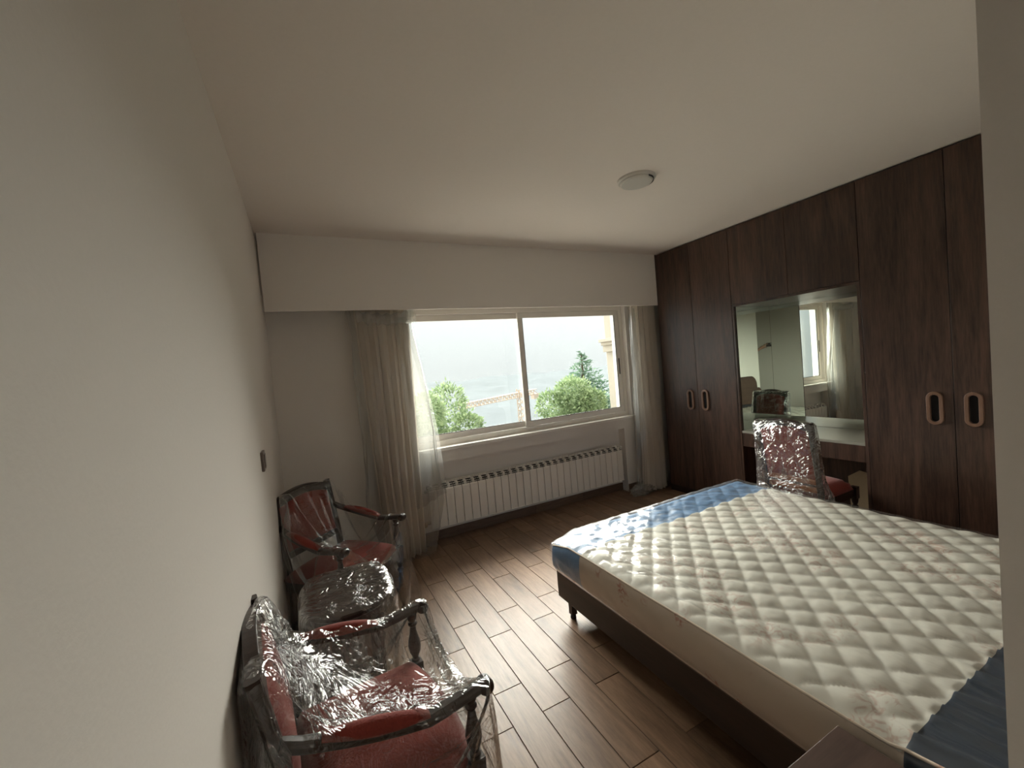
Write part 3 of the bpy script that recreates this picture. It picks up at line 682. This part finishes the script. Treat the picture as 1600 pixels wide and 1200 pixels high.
# --- thin plastic covers: position-based draping over the furniture
def drape(bag, cell, colliders, steps=150, iters=13, pinch=None, flare=None, seed=1):
    """bag: (x0,x1,y0,y1,ztop,zbot); open-bottomed bag; returns verts, quads"""
    x0, x1, y0, y1, zt_, zb = bag
    nx, ny, nz_ = int((x1 - x0) / cell), int((y1 - y0) / cell), int((zt_ - zb) / cell)
    idx = {}; V = []; F = []
    def vid(p):
        k = (round(p[0], 5), round(p[1], 5), round(p[2], 5))
        if k not in idx: idx[k] = len(V); V.append(p)
        return idx[k]
    X = np.linspace(x0, x1, nx + 1); Y = np.linspace(y0, y1, ny + 1); Z = np.linspace(zt_, zb, nz_ + 1)
    for i in range(nx):
        for j in range(ny): F.append([vid((X[i], Y[j], zt_)), vid((X[i + 1], Y[j], zt_)), vid((X[i + 1], Y[j + 1], zt_)), vid((X[i], Y[j + 1], zt_))])
    per = [(x, y0) for x in X[:-1]] + [(x1, y) for y in Y[:-1]] + [(x, y1) for x in X[::-1][:-1]] + [(x0, y) for y in Y[::-1][:-1]]
    n = len(per)
    for i in range(n):
        for k in range(nz_):
            a, b = per[i], per[(i + 1) % n]; F.append([vid((*a, Z[k])), vid((*a, Z[k + 1])), vid((*b, Z[k + 1])), vid((*b, Z[k]))])
    V = np.array(V, float); F = np.array(F)
    E = set()
    for q in F:
        for a, b in ((0, 1), (1, 2), (2, 3), (3, 0), (0, 2), (1, 3)):
            i, j = int(q[a]), int(q[b]); E.add((min(i, j), max(i, j)))
    E = np.array(sorted(E)); A, B = E[:, 0], E[:, 1]
    rest = np.linalg.norm(V[A] - V[B], axis=1)
    if pinch is not None:
        for (pc, pr, amt) in pinch:
            mid = (V[A] + V[B]) / 2; d = np.linalg.norm(mid - np.array(pc), axis=1); rest *= 1 - amt * np.clip(1 - d / pr, 0, 1) ** .6
    N = len(V); cnt = np.bincount(A, minlength=N) + np.bincount(B, minlength=N)
    r_ = np.random.default_rng(seed); V += r_.normal(0, .0015, V.shape); P = V.copy(); Vel = np.zeros_like(V)
    W = 1.7 / cnt; AB = np.concatenate((A, B)); bottom = V[:, 2] < zb + .3
    c0 = np.array([(x0 + x1) / 2, (y0 + y1) / 2])
    dt = 1 / 90
    def collide(Q, Pold):
        m = np.zeros(N, bool)
        for c in colliders:
            if c[0] == 'cap':
                a, b, r = np.array(c[1]), np.array(c[2]), c[3]; d = b - a
                t = np.clip(((Q - a) @ d) / (d @ d), 0, 1); q = Q - (a + t[:, None] * d); L = np.linalg.norm(q, axis=1); h = L < r
                if h.any(): Q[h] += q[h] / (L[h, None] + 1e-9) * (r - L[h])[:, None]; m |= h
            elif c[0] == 'box':
                ce, hs, r = np.array(c[1]), np.array(c[2]), c[3]; q = Q - ce; aq = np.abs(q) - hs
                outd = np.linalg.norm(np.maximum(aq, 0), axis=1); ins = (aq.max(axis=1) < 0)
                h = ~ins & (outd < r)
                if h.any():
                    cl = np.clip(q[h], -hs, hs); dd = q[h] - cl; L = np.linalg.norm(dd, axis=1); Q[h] = ce + cl + dd / (L[:, None] + 1e-9) * r; m |= h
                if ins.any():
                    k = aq[ins].argmax(axis=1); qi = q[ins].copy(); rows = np.arange(len(qi)); qi[rows, k] = np.sign(qi[rows, k]) * (hs[k] + r); Q[ins] = ce + qi; m |= ins
            elif c[0] == 'xmin':
                h = Q[:, 0] < c[1]; Q[h, 0] = c[1]; m |= h
            elif c[0] == 'ymin':
                h = Q[:, 1] < c[1]; Q[h, 1] = c[1]
            elif c[0] == 'plane':      # half space n.q >= d
                n_ = np.array(c[1]); s_ = Q @ n_ - c[2]; h = s_ < 0; Q[h] -= s_[h][:, None] * n_; m |= h
        h = Q[:, 2] < .004; Q[h, 2] = .004; m |= h
        mv = Q[m] - Pold[m]; Q[m] = Pold[m] + mv * .45
        return Q
    for s in range(steps):
        Vel[:, 2] -= 5.0 * dt; Vel *= .96
        if flare: 
            d = P[:, :2] - c0; L = np.linalg.norm(d, axis=1, keepdims=True) + 1e-6; Vel[bottom, :2] += (d / L * flare * dt)[bottom]
        Q = P + Vel * dt; old = P.copy()
        for it in range(iters):
            D = Q[B] - Q[A]; L = np.linalg.norm(D, axis=1); k = (L - rest) / (L + 1e-9); k = np.where(k < 0, k * .35, k)
            cor = D * (k * .5)[:, None]
            for ax in range(3):
                Q[:, ax] += W * np.bincount(AB, np.concatenate((cor[:, ax], -cor[:, ax])), N)
            if it % 2 == 1: Q = collide(Q, old)
        Q = collide(Q, old)
        Vel = (Q - P) / dt; sp_ = np.linalg.norm(Vel, axis=1, keepdims=True); Vel *= np.minimum(1, .85 / (sp_ + 1e-9)); P = Q
    return P, F
def film_obj(name, P, F, mat, parent, label):
    me = bpy.data.meshes.new(name); me.from_pydata(P.tolist(), [], F.tolist()); me.update(); me.materials.append(M[mat])
    me.polygons.foreach_set('use_smooth', [True] * len(me.polygons))
    o = bpy.data.objects.new(name, me); C.objects.link(o); o.parent = parent; o['label'] = label
    b = o.modifiers.new('sub', 'SUBSURF'); b.levels = 1; b.render_levels = 1
    return o
def chair_colliders(arms, hb, depth=.44, half=.235, hbw=.205):
    xf = -.215 + depth; r = .030; L = []
    for k in range(9):                                   # the leaning back as a stack of solid bars
        z = .42 + (hb - .075 - .42) * k / 8; L.append(('box', (back_x(z), 0, z), (.012, hbw - .008, .03), r))
    L.append(('cap', (back_x(hb - .04), -hbw * .72, hb - .050), (back_x(hb - .01), 0, hb - .026), r)); L.append(('cap', (back_x(hb - .04), hbw * .72, hb - .050), (back_x(hb - .01), 0, hb - .026), r))
    L.append(('box', (-.24, 0, .21), (.03, hbw, .21), .02))
    L.append(('box', ((xf - .215) / 2, 0, .225), (depth / 2, half - .01, .215), .024))
    if arms:
        for s in (-1, 1):
            for k in range(7):
                q = k / 6; x = back_x(.70) + .02 + (xf + .012 - back_x(.70)) * q; y = s * (hbw + (half - hbw) * q); zt_ = .690 - .095 * min(1, q * 1.5) ** .8 + .012 * max(0, q - .7) / .3 - .012
                L.append(('box', (x, y, zt_ / 2), (.045, .004, zt_ / 2), .034))
    return L
def place(P, loc, rz): return P

# armchair nearest the camera
c1 = make_chair('armchair', 'dark wood armchair with red seat nearest the camera, under clear plastic', (.095, 1.335, 0), math.radians(6), group='armchairs along the left wall', half=.262, hbw=.225, depth=.45)
col1 = chair_colliders(True, .88, .45, .262, .225)
a = math.radians(6); col1.append(('plane', (math.cos(a), -math.sin(a), 0), (XL + .006 - .095)))
P, F = drape((-.34, .275, -.325, .325, .90, .06), .023, col1, seed=3, flare=1.5)
film_obj('plastic_cover', P, F, 'film_crushed', c1, 'crinkled clear plastic cover')
# armchair in the far corner
R2 = math.radians(-47); L2 = (.115, 2.735, 0)
c2 = make_chair('armchair', 'dark wood armchair with red back in the corner beside the curtain', L2, R2, group='armchairs along the left wall', half=.262, hbw=.215, depth=.45)
col2 = chair_colliders(True, .88, .45, .262, .215)
n2 = (math.cos(R2), -math.sin(R2), 0); col2.append(('plane', n2, XL + .006 - L2[0]))
P, F = drape((-.345, .28, -.33, .33, .90, .06), .025, col2, seed=5, flare=1.2, pinch=[((.12, -.10, .95), .26, .75)])
film_obj('plastic_cover', P, F, 'film', c2, 'clear plastic cover')
# desk chair
L3 = (3.335, 1.815, 0)
c3 = make_chair('desk_chair', 'dark wood chair with red back at the dressing desk', L3, 0, arms=False, hb=.965, depth=.42, half=.215, hbw=.195)
col3 = chair_colliders(False, .965, .42, .215, .195)
P, F = drape((-.375, -.17, -.235, .235, 1.0, .30), .0145, col3, seed=8, steps=120, pinch=[((-.36, .0, .76), .10, .5)])
def star(P, c, n, rad, amp, axis=0, sgn=-1):
    d = P - np.array(c); o_ = [i for i in range(3) if i != axis]; r = np.hypot(d[:, o_[0]], d[:, o_[1]]); th = np.arctan2(d[:, o_[1]], d[:, o_[0]]); m = (np.abs(d[:, axis]) < .06)
    k = np.exp(-(r / rad) ** 1.5) * m; w_ = (1 - np.abs(np.sin(n * th / 2 + 1.1 * np.sin(2 * th)))) ** 1.5
    P[:, axis] += sgn * (amp * w_ * np.clip(r / .04, 0, 1) * k + .016 * np.exp(-(r / .015) ** 2) * m); return P
P = star(P, (float(P[np.argmin(np.abs(P[:, 1]) + np.abs(P[:, 2] - .74) + (P[:, 0] > -.26)), 0]), 0.0, .735), 15, .15, .030)
film_obj('plastic_cover', P, F, 'film_knot', c3, 'shiny clear plastic cover knotted behind the backrest')

# side table between the armchairs
TX, TY, TZ = .085, 2.07, .55
tb = thing('side_table', 'small dark oval wooden table between the two armchairs, under clear plastic', 'table', (TX, TY, 0))
def oval(bm, rx, ry, z0, z1, n=40, r=.006):
    rings = []
    for k, z in ((1 - r / rx, z0), (1, z0 + r), (1, z1 - r), (1 - r / rx, z1)):
        rings.append([bm.verts.new((rx * k * math.cos(2 * PI * i / n), ry * k * math.sin(2 * PI * i / n), z)) for i in range(n)])
    for a, b in zip(rings, rings[1:]):
        for i in range(n): bm.faces.new((a[i], a[(i + 1) % n], b[(i + 1) % n], b[i]))
    bm.faces.new(rings[0][::-1]); bm.faces.new(rings[-1])
bm = bmesh.new(); oval(bm, .205, .245, .525, .55); finish('table_top', bm, 'mahogany', tb)
bm = bmesh.new(); oval(bm, .165, .205, .455, .526); finish('apron', bm, 'mahogany', tb)
for sx, sy in ((1, 1), (1, -1), (-1, 1), (-1, -1)):
    bm = bmesh.new(); lathe(bm, leg_profile(.46, .021), sx * .115, sy * .15, 14); fixn(bm); finish('leg', bm, 'mahogany', tb)
bm = bmesh.new()
for s in (-1, 1): sweep(bm, [(s * .115, -.15, .13), (s * .115, .15, .13)], rrect(.016, .022, .005))
sweep(bm, [(-.115, 0, .13), (.115, 0, .13)], rrect(.016, .022, .005)); finish('stretcher', bm, 'mahogany', tb)
P, F = drape((-.24, .24, -.275, .275, .60, .16), .021, [('box', (0, 0, .52), (.15, .19, .014), .034), ('box', (0, 0, .50), (.17, .13, .03), .034), ('box', (0, 0, .50), (.10, .21, .03), .034), ('xmin', XL + .006 - TX)], steps=90, seed=11)
film_obj('plastic_cover', P, F, 'film_taut', tb, 'glossy clear plastic cover')

# ------------------------------------------------------------------ crumpled plastic wads
def wad(name, label, loc, r, flat, seed, mat='film_crushed'):
    bm = bmesh.new(); bmesh.ops.create_icosphere(bm, subdivisions=5, radius=1)
    for v in bm.verts:
        d = v.co.normalized(); k = 1 + .34 * abs(nz(d.x * 2.2 + seed, d.y * 2.2, d.z * 2.2)) * 2 - .25 + .22 * (1 - abs(nz(d.x * 5, d.y * 5 + seed, d.z * 5)) * 2)
        v.co = Vector((d.x * r[0], d.y * r[1], d.z * r[2])) * k
        if v.co.z < -flat: v.co.z = -flat
    o = finish(name, bm, mat, smooth=True, loc=loc); tag(o, label, 'plastic'); return o
wad('plastic_wad', 'crumpled whitish plastic bundle on the floor under the side table', (.085, 2.06, .15), (.065, .095, .15), .148, 3, 'film_wad')
wad('plastic_heap', 'flattened crumpled plastic sheet on the floor behind the desk chair', (3.76, 1.98, .05), (.17, .32, .06), .049, 9, 'film_wad')

# cardboard piece under the desk
bm = bmesh.new(); pts = [(1.60, .0), (1.815, .0), (1.83, .37), (1.79, .40), (1.75, .43), (1.66, .415), (1.60, .38)]
prism(bm, pts, 3.90, 3.907, 'yz'); fixn(bm)
o = finish('cardboard_sheet', bm, 'cardboard'); tag(o, 'torn light brown cardboard sheet standing under the desk', 'cardboard')

# ------------------------------------------------------------------ curtains
def curtain(name, label, top, bot, ytop, ybot, z0, z1, folds, seed, amp=.034):
    t = thing(name, label, 'curtain', (0, 0, 0), group='curtains either side of the window'); n, m_ = folds * 10, 34; P = []
    for i in range(n + 1):
        u = i / n; col = []
        for k in range(m_ + 1):
            s = k / m_; z = z1 + (z0 - z1) * s
            xa = top[0] + (bot[0] - top[0]) * s; xb = top[1] + (bot[1] - top[1]) * s
            ph = 2 * PI * folds * u + .9 * nz(u * 4, s * 2.2, seed); am = amp * (.5 + .7 * s) * (1 + .6 * nz(u * 7, s * 1.5, seed + 5))
            col.append((xa + (xb - xa) * u + .006 * math.sin(ph * 2), ytop + (ybot - ytop) * s + am * math.sin(ph) - .05 * math.sin(PI * u) * .8, z))
        P.append(col)
    bm = bmesh.new(); grid(bm, P); o = finish('drape', bm, 'curtain', t, smooth=True)
    sm = o.modifiers.new('thick', 'SOLIDIFY'); sm.thickness = .0015
    return t
cl = curtain('curtain', 'gathered beige curtain left of the window wrapped in plastic', (.40, .83), (.47, .79), 3.50, 3.50, .012, 2.08, 6, 1)
cr_ = curtain('curtain', 'gathered beige curtain right of the window beside the wardrobe', (3.26, 3.60), (3.24, 3.56), 3.49, 3.47, .012, 2.08, 5, 4)
def sleeve(cx_fn, w_fn, d_fn, y_fn, z0, z1, seed, rows=60, n=56, amp=.010, open_=False):
    P = []
    for i in range(n):
        a = 2 * PI * i / n; col = []
        for k in range(rows + 1):
            s = k / rows; z = z1 + (z0 - z1) * s; w_, d_ = w_fn(s), d_fn(s)
            wr = 1 + (amp / max(.05, d_)) * (nz(math.cos(a) * 3.2 + seed, math.sin(a) * 3.2, s * 3) + .5 * nz(math.cos(a) * 8 + seed, math.sin(a) * 8, s * 6))
            ca, sa = math.cos(a), math.sin(a)
            ca = math.copysign(abs(ca) ** .75, ca); sa = math.copysign(abs(sa) ** .75, sa)
            col.append((cx_fn(s) + w_ * ca * wr, min(YW - .012, y_fn(s) + d_ * sa * wr), z))
        P.append(col)
    bm = bmesh.new(); grid(bm, P, close_u=True); return bm
lerp = lambda pts: (lambda s: float(np.interp(s, [p[0] for p in pts], [p[1] for p in pts])))
bm = sleeve(lerp([(0, .60), (.03, .60), (.5, .655), (1, .66)]), lerp([(0, .25), (.05, .24), (.1, .235), (.5, .30), (.8, .29), (1, .21)]), lerp([(0, .09), (.5, .095), (1, .10)]), lerp([(0, 3.475), (1, 3.475)]), .02, 2.07, 2)
o = finish('plastic_cover', bm, 'film_curtain', cl, smooth=True); o['label'] = 'milky clear plastic sleeve'
# loose sheet of film hanging from the knot over the window
def sheet(pts_top, pts_bot, y0, y1, z_top, z_bot, seed, n=36, m_=40, amp=.014):
    P = []
    for i in range(n + 1):
        u = i / n; col = []
        for k in range(m_ + 1):
            s = k / m_; xa = pts_top[0] + (pts_bot[0] - pts_top[0]) * s; wd = (pts_top[1] - pts_top[0]) + ((pts_bot[1] - pts_bot[0]) - (pts_top[1] - pts_top[0])) * math.sin(min(1, s * 1.15) * PI / 2)
            z = z_top(u) + (z_bot(u) - z_top(u)) * s
            col.append((xa + wd * u, y0 + (y1 - y0) * s + amp * math.sin(u * 17 + 2.5 * nz(u * 2, s * 2, seed)) * (.3 + s) , z))
        P.append(col)
    bm = bmesh.new(); grid(bm, P); return bm
bm = sheet((.70, .80), (.74, 1.00), 3.44, 3.47, lambda u: 1.99, lambda u: .38 + .10 * u, 6)
o = finish('plastic_cover', bm, 'film_curtain', cl, smooth=True); o['label'] = 'loose flap of film over the window edge'
# gathered knot of film at the top
bm = bmesh.new(); P = []
for i in range(60):
    t_ = i / 59; col = []
    for k in range(18):
        a = 2 * PI * k / 18; r = (.040 + .016 * math.sin(t_ * 40) * .5 + .02 * math.exp(-((t_ - .93) / .08) ** 2)) * (1 + .45 * nz(t_ * 14, math.cos(a) * 2, math.sin(a) * 2))
        col.append((.40 + .46 * t_, 3.40 + r * math.cos(a) * .8 , 2.00 - .03 * math.sin(PI * t_) + r * math.sin(a)))
    P.append(col)
V = grid(bm, P); 
for i in range(59): bm.faces.new((V[i][17], V[i + 1][17], V[i + 1][0], V[i][0]))
o = finish('plastic_knot', bm, 'film_curtain', cl, smooth=True)
bm = sleeve(lerp([(0, 3.43), (.5, 3.42), (1, 3.40)]), lerp([(0, .19), (.4, .20), (.8, .21), (1, .20)]), lerp([(0, .085), (1, .10)]), lerp([(0, 3.475), (1, 3.47)]), .02, 2.07, 12)
o = finish('plastic_cover', bm, 'film_curtain', cr_, smooth=True); o['label'] = 'milky clear plastic sleeve'
bm = sheet((3.24, 3.26), (3.10, 3.24), 3.44, 3.44, lambda u: 2.02, lambda u: .03, 16, n=16)
o = finish('plastic_cover', bm, 'film_curtain', cr_, smooth=True); o['label'] = 'loose flap of film'
o = wad('plastic_heap', 'bunched film on the floor at the right curtain', (3.17, 3.44, .04), (.14, .07, .055), .038, 21, 'film_curtain')

# ------------------------------------------------------------------ outside
struct('ground', boxes((-60, 90, 4.2, 20, -3.2, -3.0)), 'bounce_ground')  # out of view, kept pale to throw light back into the room
def leaves(bm, n, pf, size, asp=.45):
    for _ in range(n):
        p, d = pf(); s = size * random.uniform(.7, 1.3); d = (d + Vector((random.gauss(0, .5), random.gauss(0, .5), random.gauss(.2, .4)))).normalized()
        s2 = d.cross(Vector((random.gauss(0, 1), random.gauss(0, 1), random.gauss(0, 1)))).normalized() * s * asp * .5
        v = [bm.verts.new(p - s2 * .2), bm.verts.new(p + d * s * .5 - s2), bm.verts.new(p + d * s), bm.verts.new(p + d * s * .5 + s2)]
        bm.faces.new(v)
def bush(name, label, c, r, n, size, mat, lobes, seed, ztrunk=-3.0):
    random.seed(seed); t = thing(name, label, 'bush', (c[0], c[1], ztrunk), group='bushes outside the window')
    L = [(Vector((random.uniform(-1, 1) * r[0] * .75, random.uniform(-1, 1) * r[1] * .7, random.uniform(-.9, .72) * r[2])), random.uniform(.26, .42)) for _ in range(lobes)]
    L.append((Vector((0, 0, 0)), .8))
    c2 = Vector((0, 0, c[2] - ztrunk))
    def pf():
        o_, k = random.choice(L); d = Vector((random.gauss(0, 1), random.gauss(0, 1), random.gauss(0, 1))).normalized()
        rr = random.uniform(.75, 1.0) if random.random() < .9 else random.uniform(1, 1.18)
        return c2 + o_ + Vector((d.x * r[0] * k, d.y * r[1] * k, d.z * r[2] * k)) * rr, d
    bm = bmesh.new(); leaves(bm, n, pf, size); finish('foliage', bm, mat, t, kind='stuff')
    bm = bmesh.new(); lathe(bm, [(.12, 0), (.08, c2.z * .5), (.04, c2.z)], n=8); fixn(bm); finish('trunk', bm, 'bark', t)
    return t
bush('bush', 'light green bush seen through the left window pane', (2.02, 6.6, .46), (.74, .8, .80), 15000, .07, 'leaf', 14, 31)
bush('bush', 'light green bush in front of the conifer in the right pane', (5.05, 7.25, .36), (.98, .75, .80), 17000, .07, 'leaf', 14, 47)
# conifer
t = thing('conifer', 'tall pale conifer behind the right-hand bush', 'tree', (9.13, 12.5, -3.0)); random.seed(5)
bm = bmesh.new(); CH = 4.78
for lev in range(46):
    f = lev / 45; z = CH * (.25 + .75 * f); R_ = 2.6 * (1 - f) ** .85 + .05
    for k in range(max(6, int(44 * (1 - f)))):
        a = random.uniform(0, 2 * PI); L_ = R_ * random.uniform(.6, 1.08)
        for q in range(max(3, int(L_ * 13))):
            rr = L_ * (q + 1) / max(3, int(L_ * 13)); p = Vector((rr * math.cos(a), rr * math.sin(a), z - .18 * rr + random.gauss(0, .05))); s = .16
            d = Vector((math.cos(a) + random.gauss(0, .7), math.sin(a) + random.gauss(0, .7), random.gauss(.1, .4))).normalized(); s2 = d.cross(Vector((random.gauss(0, 1), random.gauss(0, 1), random.gauss(0, 1)))).normalized() * .035
            bm.faces.new([bm.verts.new(p - s2), bm.verts.new(p + d * s), bm.verts.new(p + s2)])
finish('foliage', bm, 'needle', t, kind='stuff')
bm = bmesh.new(); lathe(bm, [(.18, 0), (.1, CH * .6), (.02, CH)], n=8); fixn(bm); finish('trunk', bm, 'bark', t)
# neighbouring wall end with corbel
nb = thing('building_corner', 'pale rendered building corner with a stepped corbel at the right pane edge', 'building', (0, 0, 0))
finish('wall', boxes((5.02, 6.8, 5.6, 6.1, -3.0, 4.5)), 'stone', nb, bevel=.01)
finish('corbel', boxes((4.91, 5.02, 5.58, 6.1, 1.75, 1.81), (4.86, 5.02, 5.56, 6.1, 1.81, 1.87), (4.95, 5.02, 5.6, 6.1, 1.63, 1.75)), 'stone', nb, bevel=.008)
# tower crane far off
cr = thing('tower_crane', 'faint orange tower crane in the haze between the bushes', 'crane', (28.7, 55.0, -14.0))
def truss(bm, p0, p1, wd, nseg, th):
    p0, p1 = Vector(p0), Vector(p1); d = (p1 - p0).normalized(); s = d.cross(Vector((0, 1, 0))).normalized() if abs(d.y) < .9 else Vector((1, 0, 0)); u = d.cross(s)
    corners = [(-1, -1), (1, -1), (1, 1), (-1, 1)]
    def pt(i, c): return p0 + (p1 - p0) * i / nseg + s * c[0] * wd / 2 + u * c[1] * wd / 2
    def bar(a, b): sweep(bm, [a, b], circ(th, 4), up=(.3, .5, .8))
    for c in corners: bar(pt(0, c), pt(nseg, c))
    for i in range(nseg):
        for k in range(4): bar(pt(i, corners[k]), pt(i + 1, corners[(k + 1) % 4])); bar(pt(i, corners[k]), pt(i, corners[(k + 1) % 4]))
bm = bmesh.new(); truss(bm, (0, 0, 0), (0, 0, 12.2), 1.0, 12, .07); finish('mast', bm, 'crane', cr)
bm = bmesh.new(); truss(bm, (-10, 0, 10.7), (2.6, 0, 11.6), .7, 20, .06); finish('jib', bm, 'crane', cr)
bm = boxes((1.9, 2.7, -.5, .5, 10.5, 11.3)); finish('counterweight', bm, 'crane', cr)
# hillside far below in the haze
bm = bmesh.new(); P = []
for i in range(50):
    row = []
    for j in range(30):
        x = -90 + i * 6; y = 30 + j * 7; row.append((x, y, -17 + j * .48 + 1.6 * nz(x * .05, y * .05) + .8 * nz(x * .2, y * .2)))
    P.append(row)
grid(bm, P); struct('hillside', bm, 'earth', smooth=True)
# fog lying over the valley
m = bpy.data.materials.new('valley_fog'); m.use_nodes = True; nt = m.node_tree; nt.nodes.clear()
o = nt.nodes.new('ShaderNodeOutputMaterial'); vs = nt.nodes.new('ShaderNodeVolumeScatter'); vs.inputs['Density'].default_value = 0.025; vs.inputs['Color'].default_value = (.12, .127, .135, 1)
lnk(nt, vs.outputs[0], o.inputs['Volume']); M['fog'] = m
f = struct('fog', boxes((-60, 110, 30, 80, -30, 40)), 'fog')

# ------------------------------------------------------------------ the photographer's hand and phone (seen only in the corner mirror)
ph = thing('phone', 'dark phone held up in the doorway, reflected in the corner mirror', 'phone', (.02, -.035, 1.50))
finish('body', boxes((-.078, .078, -.004, .004, -.037, .037)), 'black', ph, bevel=.003)
bm = boxes((-.070, -.040, .004, .006, .005, .031)); finish('camera_bump', bm, 'steel', ph, bevel=.001)
pr = thing('person', 'arm in brown sleeve reaching into the doorway with the phone, seen in mirror', 'person', (.69, -.20, 1.05))
def chain(name, pts, mat, levels=2):
    me = bpy.data.meshes.new(name); O = Vector(pr.location)
    me.from_pydata([Vector(p) - O for p, r in pts], [(i, i + 1) for i in range(len(pts) - 1)], []); o = bpy.data.objects.new(name, me); C.objects.link(o); o.parent = pr
    sk = o.modifiers.new('skin', 'SKIN'); me.materials.append(M[mat])
    for v, (p, r) in zip(me.skin_vertices[0].data, pts): v.radius = (r, r)
    me.skin_vertices[0].data[0].use_root = True; sb = o.modifiers.new('s', 'SUBSURF'); sb.levels = levels; sb.render_levels = levels; return o
chain('sleeve', [((.66, -.34, 1.16), .060), ((.50, -.22, 1.25), .052), ((.36, -.14, 1.34), .044), ((.28, -.11, 1.40), .040)], 'sleeve')
hand = chain('hand', [((.29, -.115, 1.395), .027), ((.22, -.085, 1.44), .025), ((.165, -.07, 1.465), .034), ((.135, -.062, 1.475), .030)], 'skin')
for k, (z, L_) in enumerate(((1.512, .062), (1.492, .070), (1.472, .066), (1.455, .052))):
    chain('finger', [((.145, -.064, z - .012), .009), ((.115, -.060, z), .0088), ((.115 - L_ * .5, -.052, z + .002), .0082), ((.115 - L_, -.047, z), .0072)], 'skin', 1)
chain('thumb', [((.160, -.060, 1.488), .011), ((.130, -.036, 1.512), .010), ((.100, -.018, 1.522), .0095), ((.078, -.020, 1.515), .008)], 'skin', 1)
